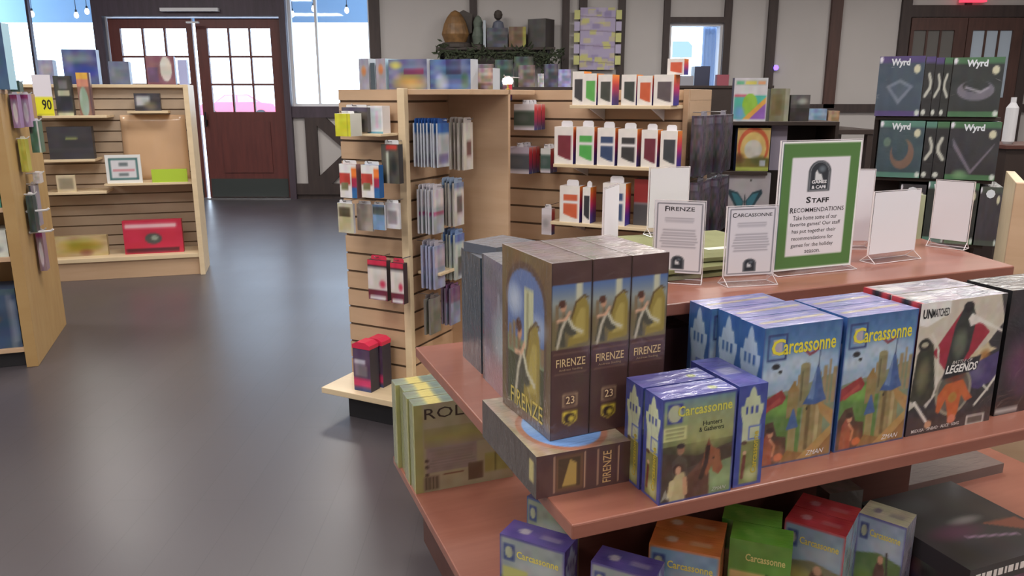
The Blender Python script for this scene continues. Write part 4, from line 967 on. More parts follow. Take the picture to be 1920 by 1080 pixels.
pack(PF, (635, 300, 670, 372), -.15, rv(), 'white and rainbow card pack on the card stand, left one of its pair', th=.03, side=(150, 110, 110), stand=S1, group='rainbow card packs')
pack(PF, (676, 302, 712, 372), -.15, rv(), 'white and rainbow card pack on the card stand, right one of its pair', th=.03, side=(40, 96, 160), stand=S1, group='rainbow card packs')
pack(PF, (714, 262, 749, 345), -.09, art((78, 74, 68), ('rect', .3, .0, .42, .8, (200, 200, 190)), ('rect', .3, .85, .9, .97, (190, 60, 50)), ('soft', .7, .5, .2, .3, (44, 44, 48), 1)), 'dark pack with a red header hanging next to the corner post', th=.03, side=(60, 58, 60), stand=S1)
pack(PF, (632, 374, 664, 438), -.14, art((196, 190, 170), ('rect', .1, .55, .8, .85, (84, 70, 50)), ('rect', .1, .1, .8, .55, (190, 178, 140))), 'white and gold card pack, leftmost hanging in the third row', th=.012, stand=S1, m='wrapped')
pack(PF, (668, 376, 699, 434), -.08, art((176, 164, 156)), 'plain greyish pack in the third row between the gold and blue packs', th=.012, stand=S1, m='wrapped')
pack(PF, (698, 378, 722, 432), -.10, art((120, 150, 190), ('rect', 0, .6, 1, .9, (90, 96, 96))), 'blue card pack in the third row of the card stand', th=.010, stand=S1)
pack(PF, (721, 374, 750, 430), -.085, art((206, 202, 210), ('rect', .2, .2, .8, .7, (150, 140, 150))), 'pale card pack in the third row, against the corner post', th=.010, stand=S1)
rw = lambda: art((214, 204, 204), ('rect', 0, .86, 1, 1, (206, 44, 76)), ('rect', 0, .8, 1, .86, (50, 40, 46)), ('rect', 0, 0, 1, .28, (110, 40, 60)), ('rect', .1, .03, .9, .12, (226, 222, 226)), ('soft', .75, .42, .2, .12, (206, 50, 90), 1))
pack(PF, (688, 478, 727, 565), -.09, rw(), 'red and white blister pack low on the card stand, left one of its pair', th=.03, side=(60, 44, 50), tabc=(206, 50, 80), stand=S1, group='red and white blister packs')
pack(PF, (731, 484, 758, 571), -.10, rw(), 'red and white blister pack low on the card stand, right one beside the post', th=.03, side=(60, 44, 50), tabc=(206, 50, 80), stand=S1, group='red and white blister packs')
for (dx, wv, zz, lb) in ((0, -.14, .13, 'red-topped dark box standing on the platform of the card stand'), (.012, -.07, .13, 'second red-topped dark box, behind the first on the platform')):
    o = empty('deck_case'); tag(o, lb, 'deck case', 'red-topped boxes')
    f_ = art((88, 66, 96), ('rect', .08, .62, .7, .72, (190, 180, 200)), ('rect', .1, .35, .8, .6, (130, 116, 130)), ('rect', 0, .12, 1, .3, (206, 60, 110)), ('rect', 0, 0, 1, .1, (60, 70, 120)))
    MB().artbox(.085, .06, .185, (46, 44, 60), {'front': f_}, 'print').build('case_body', o)
    MB().prism([(-.044, .184), (.044, .184), (.044, .20), (.02, .212), (-.02, .212), (-.044, .2)], -.032, .032, 'print', col=(214, 44, 80)).build('lid', o)
    place(PF, o, -.115+dx, wv, zz)
# the side face of the same stand: rows seen mostly edge-on
S2_ = (gs, 0, 0)
def row(px0, px1, art_, label, more, n, group, th, step, m='print', side=(200, 204, 214)):
    """front pack at the right, the others behind it towards the board"""
    return pack(P2, (0, 0, 0, 0), 0, art_, label) if False else None
def side_row(w_c, z0, z1, wid, out, n, th, step, art_, label, more, group, side, tabc, m='print'):
    o = empty('hanging_pack'); tag(o, label, 'card pack', group); H_ = z1-z0
    MB().artbox(wid, th, H_*.9, side, {'front': art_}, m).build('pouch', o)
    q = MB(); tab(q, wid*.8, H_*.1, H_*.9-.0004, .0015); q.c = [lin(tabc)]*len(q.v); q.build('hang_tab', o)
    place(P2, o, w_c, -out, z0)
    for k in range(1, n):
        c = dup(o, label=more); place(P2, c, w_c+random.Random(k).uniform(-.004, .004), -out+(th+step)*k, z0+random.Random(k+3).uniform(-.002, .002), random.Random(k+7).uniform(-3, 3))
    zh = z0+H_*.96
    MB().tube([(out+.012, 0, .006), (out+.006, 0, 0), (-.0, 0, 0)], .002, 'metal', 6).build('peg_hook', gs, (.016, w_c, zh))
bl_ = art((178, 180, 192), ('rect', 0, .76, 1, 1, (50, 104, 180)), ('rect', .1, .1, .9, .3, (120, 112, 150)), mot=.06)
side_row(.07, 1.045, 1.235, .085, .15, 8, .007, .008, bl_, 'front one of the blue-headed card packs hanging in the top row', 'one of the blue-headed card packs hanging behind the front one in the top row', 'blue-headed card packs', (170, 176, 190), (40, 90, 170))
wh_ = art((216, 212, 208), ('rect', .35, .3, .8, .6, (130, 90, 96)), mot=.05)
side_row(.25, 1.02, 1.235, .08, .16, 4, .007, .014, wh_, 'front one of the white card packs hanging right of the blue row', 'one of the white card packs hanging behind the front white one', 'white card packs', (206, 200, 196), (210, 206, 206), 'wrapped')
pk_ = art((166, 172, 186), ('rect', 0, .42, 1, .5, (170, 70, 120)), ('rect', 0, .6, 1, 1, (206, 196, 206)), mot=.08)
side_row(.07, .775, .975, .08, .12, 5, .008, .009, pk_, 'front one of the clear pink-banded packs in the second row', 'one of the pink-banded packs behind the front one in the second row', 'pink-banded packs', (176, 178, 190), (200, 196, 206), 'wrapped')
bw_ = art((206, 202, 206), ('rect', .3, .3, .8, .7, (110, 96, 110)), ('rect', 0, .85, 1, 1, (120, 140, 180)), mot=.08)
side_row(.20, .79, .99, .08, .14, 4, .009, .010, bw_, 'front one of the white and plum packs in the second row, right side', 'one of the white and plum packs behind the front one in the second row', 'white and plum packs', (200, 196, 190), (150, 170, 200), 'wrapped')
lv_ = art((150, 156, 190), ('rect', 0, .5, 1, .9, (178, 166, 190)), mot=.08)
side_row(.07, .545, .745, .08, .12, 4, .009, .010, lv_, 'front one of the lavender packs in the third row of the side face', 'one of the lavender packs behind the front one in the third row', 'lavender packs', (150, 156, 190), (180, 176, 190), 'wrapped')
cy_ = art((186, 196, 200), ('rect', .3, .1, .8, .5, (80, 90, 100)), ('rect', 0, .8, 1, 1, (90, 120, 190)), mot=.08)
side_row(.20, .56, .775, .08, .14, 4, .009, .010, cy_, 'front one of the silvery blue packs in the third row, right side', 'one of the silvery blue packs behind the front one in the third row', 'silvery packs', (190, 200, 196), (120, 150, 200), 'wrapped')
gy_ = art((126, 120, 116), ('rect', 0, 0, 1, .6, (120, 118, 110)), mot=.05)
side_row(.06, .35, .52, .08, .10, 2, .009, .012, gy_, 'grey pack in the lowest row of the side face', 'grey pack hanging right behind the lowest grey one', 'grey packs', (120, 116, 112), (110, 100, 100))
pp_ = art((140, 146, 176), ('rect', 0, .6, 1, 1, (120, 84, 120)), mot=.08)
side_row(.19, .36, .54, .08, .12, 3, .009, .012, pp_, 'front one of the purple packs in the lowest row of the side face', 'one of the purple packs behind the front one in the lowest row', 'purple packs', (140, 130, 160), (130, 90, 130))
# dark packs on the side of the deck box stand
dk = Canvas(22, 40, (76, 68, 82)); dk.soft(.5, .55, .4, .3, (96, 88, 92), .8).rect(.2, .85, .8, .95, (120, 112, 128)).soft(.5, .2, .5, .25, (50, 46, 56), 1).mottle(.1, (6, 9), 14)
lbl = ['dark wrapped pack, upper and nearest the deck box stand corner', 'dark wrapped pack, upper and farther from the deck boxes', 'dark wrapped pack, middle height and nearest the stand corner', 'dark wrapped pack, middle height and farther back', 'dark wrapped pack, lowest and nearest the stand corner', 'dark wrapped pack, lowest and farther back']
slat_panel('slat_panel', g2, .823, .195, .37, .13, TOP, math.pi/2)
k = 0
for z0, z1 in ((1.0, 1.262), (.74, .995), (.48, .735)):
    for wc_, oo in ((.065, .07), (.27, .105)):
        o = empty('hanging_pack'); tag(o, lbl[k], 'hanging pack', 'dark wrapped packs'); k += 1
        MB().artbox(.20, .05, z1-z0-.02, (70, 62, 78), {'front': dk, 'left': dk}, 'wrapped').build('pouch', o)
        q = MB(); tab(q, .1, .018, z1-z0-.0205, .002); q.c = [lin((150, 146, 160))]*len(q.v); q.build('hang_tab', o)
        place(U4, o, wc_, -oo, z0)
        MB().tube([(oo-.01, 0, .006), (oo-.015, 0, 0), (0, 0, 0)], .002, 'metal', 6).build('peg_hook', g2, (.823, wc_, z1-.008))

# boxes on top of the card stand
def top_box(fr, px, w, dep, z, fcol, label, cat='board game', side=(200, 206, 216), nm='board_game_box', yaw=0, group=None, m='print', top=None):
    u0, zt = fr.at(px[0], px[1], w); u1, _ = fr.at(px[2], px[1], w)
    if z is None: z = fr.at(px[0], px[3], w)[1]
    a_ = fcol
    o = MB().artbox(u1-u0, dep, zt-z, side, {'front': a_, 'top': top or side, 'left': side, 'right': side}, m).build(nm)
    tag(o, label, cat, group); place(fr, o, (u0+u1)/2, w+dep/2, z, yaw); return o
KB = Frame(PF.world(-.28, .12, 0)[:2], -26.5)
top_box(KB, (672, 110, 690, 158), 0, .12, TOP, art((150, 150, 170), ('soft', .5, .6, .3, .2, (206, 130, 80), 1)), 'narrow box with an orange spot, leftmost on top of the card stand')
top_box(KB, (694, 118, 702, 158), 0, .12, TOP, (70, 84, 96), 'very thin dark box between two narrow boxes on the card stand')
top_box(KB, (704, 110, 722, 158), 0, .12, TOP, art((156, 150, 166), ('soft', .5, .65, .3, .2, (206, 120, 70), 1)), 'narrow box with an orange spot, left of the yellow and purple box', side=(190, 220, 236))
top_box(KB, (728, 112, 800, 157), 0, .06, TOP, art((106, 110, 150), ('soft', .55, .25, .5, .4, (196, 160, 90), 1), ('rect', .4, .5, .9, .68, (130, 60, 110)), ('soft', .2, .8, .2, .15, (190, 180, 90), 1), w=30, h=20, mot=.08), 'yellow and purple illustrated box on top of the card stand')
top_box(KB, (806, 112, 882, 157), .02, .06, TOP, art((84, 104, 156), ('soft', .3, .2, .2, .4, (190, 196, 216), .9), ('rect', .4, .5, .75, 1, (66, 64, 110)), ('soft', .85, .3, .12, .3, (80, 110, 84), .9), w=30, h=20, mot=.1), 'blue illustrated box on top of the card stand')
top_box(KB, (892, 128, 924, 157), .085, .06, TOP, art((176, 150, 150), ('rect', 0, 0, 1, .3, (120, 96, 90)), mot=.15), 'small pinkish box right of the blue box on the card stand')
# glowing ovals added for the white glare among the boxes
for px, lb in (((898, 924), 'left added glowing oval of white glare on top of the card stand'), ((942, 962), 'right added glowing oval of white glare, beyond the card stand end')):
    u0, z0 = KB.at(px[0], 152, .12) if px[0] < 930 else KB.at(px[0], 152, .235)
    u1, _ = KB.at(px[1], 152, .12) if px[0] < 930 else KB.at(px[1], 152, .235)
    o = empty('glare_spot'); tag(o, lb, 'glare_spot', 'added ovals of white glare')
    r = (u1-u0)/2
    MB().lathe([(.002, .0), (r*.8, .0), (r, .012), (r*.85, .024), (r*.3, .028)], 'glare_glow', 16, sq=(1, .7)).build('glare_oval', o)
    MB().lathe([(r*.4, -.022), (r*.4, -.018), (r*.15, -.016), (r*.15, .0)], 'brass', 12).build('base', o)
    place(KB, o, (u0+u1)/2, .13 if px[0] < 930 else .235, TOP+.022)
# ------------------------------------------------------------------ left: slatwall bay and bookcase
L1 = Frame((-3.416, 5.539), 15.6)
ls = empty('slatwall_bay', L1.world(0, 0, 0), L1.yaw); tag(ls, 'low wood slatwall bay of shelves in front of the street window and door', 'display stand')
LT = 1.40
slat_panel('slat_panel', ls, .52, .35, 1.14, .05, LT, m='slat_mauve', pitch=.0785)
slab('side_panel', ls, 1.09, 1.125, 0, .37, 0, LT, 'maple_pale')
slab('side_panel', ls, -.06, -.03, .0, .37, 0, LT, 'maple_pale')
slab('top_board', ls, -.03, 1.09, .30, .45, LT-.02, LT+.003, 'maple_pale')
slab('bottom_shelf', ls, -.03, 1.09, .01, .35, .135, .165, 'maple_pale')
slab('kick_board', ls, -.03, 1.09, .03, .05, 0, .135, 'maple')
LSH = {}
def lshelf(x0, x1, y, dep=.26, nm='shelf'):
    w = .35-dep
    u0, z = L1.at(x0, y, w); u1, _ = L1.at(x1, y, w)
    slab(nm, ls, max(u0, -.02), min(u1, 1.085), w, .349, z-.018, z, 'maple_pale'); return w, z
sA = lshelf(78, 200, 217); sB = lshelf(195, 362, 345); sC = lshelf(80, 178, 300); sD = lshelf(80, 200, 362); sE = lshelf(238, 315, 208, .12)
def lbox(px, w, dep, z, a, label, cat, nm, group=None, side=(150, 150, 150), m='print', th=0):
    u0, zt = L1.at(px[0], px[1], w); u1, zb = L1.at(px[2], px[3], w)
    u0 = max(u0, -.02)
    z = zb if z is None else z
    o = MB().artbox(u1-u0, dep, max(zt-z, .01), side, {'front': a}, m).build(nm); tag(o, label, cat, group); place(L1, o, (u0+u1)/2, w+dep/2, z); return o
rd = art((196, 44, 74), ('rect', .05, .76, .9, .88, (226, 180, 190)), ('ell', .5, .45, .14, .16, (84, 84, 84)), ('ell', .52, .47, .06, .07, (150, 160, 150)), ('rect', .04, .06, .92, .18, (90, 30, 44)), w=36, h=22, mot=.02)
ro = lbox((228, 415, 346, 481), .10, .06, .165, rd, 'red game box with a dark round picture on the lowest shelf of the bay', 'board game', 'board_game_box', side=(170, 40, 60))
yg = art((186, 164, 124), ('soft', .5, .5, .45, .4, (160, 140, 50), 1), ('soft', .6, .2, .15, .2, (130, 80, 60), .9), w=30, h=12, mot=.06)
lbox((95, 445, 205, 487), .12, .05, .165, yg, 'long mustard-coloured pack left of the red box on the lowest shelf', 'pack', 'flat_pack', side=(176, 156, 116))
fs = Canvas(30, 24, (226, 228, 230)); fs.rect(.1, .12, .9, .88, (60, 110, 112)).rect(.16, .2, .84, .8, (214, 214, 222)).rect(.38, .6, .62, .72, (110, 120, 126)).rect(.2, .42, .8, .5, (206, 150, 160)).rect(.36, .26, .62, .36, (110, 120, 126))
fr_ = empty('framed_notice'); tag(fr_, 'white framed notice with a teal border standing on the bay shelf', 'framed notice')
u0, zt = L1.at(195, 291, sB[0]+.02); u1, _ = L1.at(262, 291, sB[0]+.02)
fr_.location = L1.world((u0+u1)/2, sB[0]+.03, sB[1]); fr_.rotation_euler = (0, 0, L1.yaw)
MB().artbox(u1-u0, .012, zt-sB[1], (226, 228, 230), {'front': fs}).build('frame', fr_)
MB().prism([(.006, 0), (.06, 0), (.006, .12)], -.004, .004, 'white_metal', 'x').build('easel_back', fr_)
lbox((283, 318, 352, 337), sB[0]+.005, .02, sB[1], (176, 206, 60), 'lime green label strip on the bay shelf under the clear sheet', 'label strip', 'label_strip', side=(170, 200, 60))
u0, z1 = L1.at(222, 216, .30); u1, z0 = L1.at(356, 330, .30)
sh = empty('wrapped_sheet', L1.world((u0+u1)/2, .335, sB[1])); sh.rotation_euler = (0, 0, L1.yaw); tag(sh, 'large tan sheet in clear wrap leaning on the slatwall of the bay', 'wrapped sheet')
mb = MB(); n = 10; rr = random.Random(5); W_ = u1-u0; H_ = z1-sB[1]
vs = [((i/n-.5)*W_, .012*j/n+rr.uniform(-.004, .0), j/n*H_) for j in range(n+1) for i in range(n+1)]
mb.add(vs, [(j*(n+1)+i, j*(n+1)+i+1, (j+1)*(n+1)+i+1, (j+1)*(n+1)+i) for j in range(n) for i in range(n)], 'tan_sheet'); o = mb.build('sheet', sh); o.modifiers.new('t', 'SOLIDIFY').thickness = .003
for p in o.data.polygons: p.use_smooth = True
bb = art((56, 54, 62), ('rect', .4, .6, .65, .66, (130, 136, 90)), ('rect', 0, .28, 1, .34, (66, 66, 70)), w=30, h=20, mot=.02)
lbox((86, 238, 178, 301), sC[0]+.02, .07, sC[1], bb, 'wide black box on the left of the bay, below the price sign', 'board game', 'board_game_box', side=(46, 46, 52))
tf = art((206, 190, 160), ('rect', .15, .2, .85, .8, (150, 138, 118)), w=16, h=14, mot=.02)
lbox((104, 329, 144, 361), sD[0]+.02, .015, sD[1], tf, 'small cream framed card on the bay shelf under the wide black box', 'framed card', 'framed_card', side=(206, 190, 160))
pr = Canvas(30, 34, (224, 220, 232)); pr.rect(0, 0, 1, .46, (226, 222, 40)).rect(.1, .02, .95, .05, (170, 170, 60))
po = lbox((58, 140, 103, 217), sA[0]+.02, .006, sA[1], pr, 'white and yellow price sign reading 90 on the top bay shelf', 'price sign', 'price_sign', side=(220, 220, 220))
d_ = po.dimensions
ub_ = po.data; mb = MB(); xs_ = [v.co.x for v in ub_.vertices]; sxz = (max(xs_)-min(xs_), .006, max(v.co.z for v in ub_.vertices))
face_text(mb, sxz, 'front', '90', .38, .14, .52, .26, (30, 32, 20), bold=.02); mb.build('lettering', po)
bg = art((60, 60, 58), ('rect', .2, .5, .85, .62, (180, 180, 160)), ('rect', .3, .66, .75, .86, (110, 104, 110)), ('rect', .08, 0, .95, .1, (190, 190, 160)), ('rect', .1, .14, .92, .48, (40, 42, 56)), w=18, h=24)
lbox((98, 142, 140, 217), sA[0]+.03, .05, sA[1], bg, 'black and silver packet standing right of the yellow price sign', 'packet', 'packet', side=(60, 60, 60))
cg = art((140, 100, 90), ('rect', 0, .84, .9, 1, (220, 170, 70)), ('rect', 0, .66, .9, .84, (200, 130, 110)), ('ell', .42, .32, .32, .34, (150, 170, 156)), ('rect', .85, 0, 1, 1, (96, 70, 76)), w=18, h=24)
lbox((141, 136, 176, 217), sA[0]+.03, .05, sA[1], cg, 'orange and green tall packet at the right end of the top bay shelf', 'packet', 'packet', side=(120, 90, 90))
bw2 = art((60, 56, 66), ('rect', .1, .3, .6, .8, (180, 180, 186)), ('soft', .6, .3, .3, .3, (120, 110, 90), 1), w=18, h=12)
lbox((250, 175, 302, 207), sE[0]+.01, .05, sE[1], bw2, 'small black and white box alone on the little shelf of the bay', 'board game', 'board_game_box', side=(60, 56, 66))
for px, a_, lb in (((70, 112, 104, 160), art((140, 140, 172), ('soft', .5, .6, .4, .3, (170, 160, 170), 1)), 'small grey violet box on top of the bay, against the bright window'),
                   ((114, 92, 187, 160), art((76, 84, 140), ('soft', .4, .75, .5, .2, (110, 116, 130), 1), ('soft', .6, .4, .5, .2, (60, 70, 170), 1), w=26, h=22, mot=.08), 'large blue box on top of the bay, in front of the left window edge'),
                   ((202, 115, 245, 158), art((104, 112, 140), ('soft', .4, .4, .4, .4, (120, 126, 136), 1)), 'grey blue box on top of the bay beside the large blue one'),
                   ((272, 105, 330, 157), art((130, 84, 96), ('ell', .68, .55, .2, .42, (206, 200, 196)), ('rect', .05, .1, .4, .6, (104, 76, 110)), w=24, h=20), 'reddish box with a white oval on top of the bay'),
                   ((332, 112, 353, 156), (170, 176, 220), 'pale blue box at the right end on top of the bay')):
    lbox(px, .31, .10, LT+.003, a_, lb, 'board game', 'board_game_box', side=(120, 130, 160))

L2 = Frame((-2.38, 3.75), 20)
L2R = Frame(L2.world(0, 0, 0)[:2], 110)
bk_ = empty('bookcase', L2.world(0, 0, 0), L2.yaw); tag(bk_, 'golden wood bookcase cut by the left edge of the photo', 'bookcase')
slab('side_panel', bk_, -.052, 0, 0, .80, 0, 1.33, 'maple_golden')
slab('back_panel', bk_, -1.0, -.052, .40, .42, .1, 1.33, 'maple_golden')
slab('side_panel', bk_, -1.05, -1.0, 0, .42, 0, 1.33, 'maple_golden')
for z in (.10, .56, .80, 1.04): slab('shelf', bk_, -1.0, -.053, .01, .399, z-.022, z, 'maple')
slab('kick_board', bk_, -1.0, -.053, .04, .06, 0, .078, 'kick')
slab('top_board', bk_, -1.05, 0, .0, .42, 1.33, 1.35, 'maple')
def bkbox(u0, u1, z, h, w, dep, a, lb, cat='board game', nm='board_game_box', side=(60, 80, 110)):
    o = MB().artbox(u1-u0, dep, h, side, {'front': a}).build(nm); tag(o, lb, cat); place(L2, o, (u0+u1)/2, w+dep/2, z); return o
bkbox(-.30, -.062, .10, .30, .03, .2, art((52, 72, 104), ('rect', .80, 0, .9, 1, (86, 96, 120)), ('rect', .86, .1, .93, .8, (120, 130, 150)), ('soft', .5, .5, .2, .1, (150, 90, 60), 1), ('rect', 0, .9, 1, 1, (60, 84, 96)), w=20, h=26), 'dark blue game box on the lowest bookcase shelf at the left edge')
bkbox(-.26, -.062, .56, .13, .03, .2, art((206, 210, 206), ('soft', .6, .3, .3, .2, (90, 96, 96), 1)), 'white box on the bookcase shelf above the dark blue box', side=(200, 204, 200))
bkbox(-.26, -.062, .80, .15, .03, .2, (70, 140, 120), 'green box on the bookcase shelf above the white box', side=(70, 130, 110))
bkbox(-.26, -.062, 1.04, .20, .05, .2, (200, 170, 130), 'tan box on the top shelf of the bookcase', side=(190, 160, 120))
tb_ = MB().artbox(.17, .07, .30, (150, 200, 226), {'front': art((60, 90, 130), ('soft', .4, .4, .5, .3, (84, 104, 110), 1)), 'right': (176, 214, 232)}).build('board_game_box', bevel=.002); tag(tb_, 'blue box with a pale blue side on top of the bookcase at the upper left', 'board game')
place(L2, tb_, -.035, .12, 1.35, -14)
gp = MB().artbox(.10, .05, .17, (96, 110, 116), {'front': art((100, 116, 120), ('soft', .5, .5, .4, .3, (150, 156, 156), 1))}).build('small_carton'); tag(gp, 'small grey green carton behind the blue box on top of the bookcase', 'carton'); place(L2, gp, -.06, .34, 1.35, 0)
side_items = [((14, 150, 38, 172), (62, 84, 70), 'dark green pack hanging highest on the bookcase side', .10, 1),
              ((10, 172, 32, 240), (150, 120, 160), 'purple pack with a white figure, left of its pair on the bookcase side', .06, 2), ((36, 172, 60, 238), (168, 138, 172), 'purple pack with a white figure, right of its pair on the bookcase side', .16, 2),
              ((52, 222, 80, 286), (70, 104, 88), 'green pack with a white edge hanging under the purple pair', .20, 3), ((28, 256, 50, 322), (176, 170, 70), 'yellow green pack hanging against the golden panel', .09, 1),
              ((34, 362, 50, 436), (52, 66, 66), 'dark pack with a small light, hanging halfway down the bookcase side', .08, 1), ((52, 342, 72, 424), (150, 140, 152), 'grey pack with a black stripe hanging right of the dark one', .16, 3),
              ((56, 430, 84, 508), (140, 116, 130), 'mauve pack, lowest on the bookcase side', .18, 2), ((60, 322, 76, 344), (196, 186, 186), 'small pale pack between the yellow and grey packs', .18, 1)]
for px, cc, lb, wv, kd in side_items:
    u0, zt = L2.at(px[0], px[1], wv+.1); u1, zb = L2.at(px[2], px[3], wv+.1)
    u0 = max(u0, .012); u1 = max(u1, u0+.03)
    a_ = art(cc, mot=.06)
    if kd == 2: a_ = art(cc, ('ell', .5, .45, .28, .3, (206, 196, 210)), ('rect', 0, .85, 1, 1, (150, 50, 110)), mot=.05)
    if kd == 3: a_ = art(cc, ('rect', .72, 0, .9, 1, (206, 206, 210)), ('rect', 0, .6, .3, 1, (50, 50, 54)), mot=.05)
    o = empty('hanging_pack'); tag(o, lb, 'hanging pack', 'packs on the bookcase side')
    MB().artbox(u1-u0, .08, (zt-zb)*.92, cc, {'front': a_}).build('pouch', o)
    q = MB(); tab(q, (u1-u0)*.7, (zt-zb)*.08, (zt-zb)*.92-.0004, .002); q.build('hang_tab', o)
    place(L2, o, (u0+u1)/2, wv+.1+.04, zb)
    MB().tube([(0, wv+.14, zt-.012), ((u0+u1)/2+.02, wv+.14, zt-.012), ((u0+u1)/2+.03, wv+.14, zt-.002)], .003, 'white_metal', 6).build('peg_hook', bk_)
for px0, px1, yy in ((60, 100, 431), (60, 92, 392)):
    u1, z = L2.at(px1, yy, .20)
    MB().tube([(0, .21, z-.01), (u1-.01, .2, z-.004), (u1, .2, z+.004)], .006, 'white_metal', 6).build('peg_hook', bk_)

# ------------------------------------------------------------------ wall shelf with garland on the far wall
ZF = Frame((0, 0), 0)
def zb(px, Y, dep, a, label, cat, nm, z=None, side=(90, 90, 90), group=None, yaw=0, m='print'):
    u0, zt = ZF.at(px[0], px[1], Y); u1, zb_ = ZF.at(px[2], px[3], Y)
    z = zb_ if z is None else z
    o = MB().artbox(u1-u0, dep, zt-z, side, {'front': a}, m).build(nm); tag(o, label, cat, group); place(ZF, o, (u0+u1)/2, Y+dep/2, z, yaw); return o
WS = 1.90
ws = empty('wall_shelf', (-.17, YW-.05, WS)); tag(ws, 'dark bracket shelf on the far wall carrying statues and boxes', 'wall shelf')
slab('shelf_board', ws, -.76, .70, -.32, 0, -.03, 0, 'dark_cabinet')
for x in (-.70, .62): MB().prism([(0, -.03), (-.28, -.03), (-.28, -.07), (-.04, -.30), (0, -.30)], -.02, .02, 'dark_metal', 'x').build('bracket', ws, (x, 0, 0))
# garland: individual sprigs merged as greenery
mb = MB(); rr = random.Random(4)
for k in range(420):
    t = rr.random(); x = -.93+1.55*t; z = WS-.03-.06*math.sin(t*math.pi*3)**2-.05*t+rr.gauss(0, .035); y = YW-.36+rr.gauss(0, .03)
    a = rr.uniform(0, 6.3); l = rr.uniform(.04, .09); dx, dz_ = math.cos(a)*l, math.sin(a)*l
    mb.add([(x, y, z), (x+dx*.5-dz_*.18, y-.012, z+dz_*.5+dx*.18), (x+dx, y-.02+rr.uniform(-.02, .02), z+dz_), (x+dx*.5+dz_*.18, y+.01, z+dz_*.5-dx*.18)], [(0, 1, 2), (0, 2, 3)], 'garland')
for k in range(160):
    x = .42+rr.gauss(0, .05); z = WS-.1-rr.random()*.35; y = YW-.33; a = rr.uniform(0, 6.3); l = rr.uniform(.03, .07)
    mb.add([(x, y, z), (x+math.cos(a)*l, y-.02, z+math.sin(a)*l), (x+math.cos(a+.5)*l*.6, y-.01, z+math.sin(a+.5)*l*.6)], [(0, 1, 2)], 'garland')
mb.tube([(-.93, YW-.36, WS-.03), (-.4, YW-.37, WS-.08), (.1, YW-.37, WS-.06), (.6, YW-.36, WS-.1)], .012, 'garland', 6)
o = mb.build('evergreen_garland'); tag(o, 'evergreen garland draped along the wall shelf edge', 'garland', kind='stuff')
def statue(x, y, parts, label, yaw=0):
    o = empty('statue', (x, y, WS+.002)); o.rotation_euler = (0, 0, yaw); tag(o, label, 'statue', 'statues on the wall shelf')
    for nm, f in parts: f.build(nm, o)
    return o
plain('st_bronze', (120, 88, 52), .5, noise=.4, scale=12); plain('st_dark', (66, 58, 54), .6, noise=.2, scale=12); plain('st_green', (96, 106, 96), .6, noise=.2); plain('st_blue', (90, 94, 110), .5, noise=.2)
statue(-.70, YW-.2, [('pedestal', MB().lathe([(.19, 0), (.19, .04), (.15, .06)], 'st_dark')), ('figure', MB().lathe([(.13, .06), (.17, .16), (.14, .28), (.10, .36), (.05, .42), (.01, .44)], 'st_bronze', sq=(1, .7))), ('wing', MB().prism([(.02, .10), (.2, .18), (.21, .40), (.10, .45), (.0, .40)], .05, .08, 'st_dark'))], 'bronze and brown winged statue at the left end of the wall shelf')
statue(-.42, YW-.2, [('pedestal', MB().lathe([(.07, 0), (.07, .03), (.05, .04)], 'st_dark')), ('figure', MB().lathe([(.06, .04), (.075, .14), (.05, .24), (.06, .30), (.035, .36), (.01, .38)], 'st_green'))], 'slim grey green statue right of the bronze one')
statue(-.17, YW-.2, [('pedestal', MB().lathe([(.05, 0), (.05, .03), (.04, .04)], 'st_dark')), ('figure', MB().lathe([(.05, .04), (.085, .2), (.06, .30), (.03, .32)], 'st_blue')), ('head', MB().lathe([(.01, .32), (.045, .35), (.055, .39), (.04, .43), (.01, .445)], 'st_dark'))], 'figure with a round dark head behind the dark box on the wall shelf')
zb((913, 52, 952, 92), YW-.30, .07, art((72, 72, 84), mot=.08), 'dark slate box in the middle of the wall shelf', 'box', 'display_box', WS, (66, 66, 76))
zb((906, 38, 911, 90), YW-.30, .1, (170, 180, 190), 'thin pale upright case on the wall shelf beside the dark slate box', 'case', 'display_case', WS, (160, 170, 180))
zb((954, 50, 986, 92), YW-.28, .12, art((110, 84, 66), ('rect', .8, 0, 1, 1, (150, 146, 70)), ('rect', .2, 0, .3, 1, (120, 90, 70)), mot=.06), 'brown and gold box on the wall shelf left of the big dark one', 'box', 'display_box', WS, (100, 80, 64))
o = zb((996, 35, 1034, 96), YW-.29, .22, art((76, 72, 72), mot=.03), 'large charcoal box turned at an angle at the right end of the wall shelf', 'box', 'display_box', WS, (60, 54, 54), yaw=-32)
# goods below on a dark counter
cb_ = empty('counter', (.0, 9.6, 0)); tag(cb_, 'dark counter along the far wall under the wall shelf', 'counter')
slab('counter_top', cb_, -1.2, 1.6, -.35, .45, 1.38, 1.42, 'dark_cabinet'); slab('counter_body', cb_, -1.15, 1.55, -.3, .4, 0, 1.38, 'dark_cabinet')
for px, cc, lb in (((928, 112, 962, 160), (62, 74, 76), 'dark green box on the far counter'), ((964, 106, 1000, 160), (58, 66, 60), 'dark box beside the green one on the far counter'), ((972, 122, 1003, 165), (112, 96, 98), 'dull mauve box in front of the dark ones on the far counter'),
                   ((1008, 138, 1020, 165), (190, 186, 196), 'small white box on the far counter'), ((1021, 120, 1046, 165), (76, 72, 92), 'slate blue box on the far counter'), ((1047, 130, 1070, 165), (150, 144, 190), 'lilac and white box at the right end of the far counter'), ((888, 120, 926, 160), (120, 108, 110), 'greyish box on the far counter behind the card stand')):
    zb(px, 9.35 if 'in front' not in lb else 9.28, .2 if 'in front' not in lb else .05, art(cc, mot=.12), lb, 'box', 'display_box', 1.42, cc)

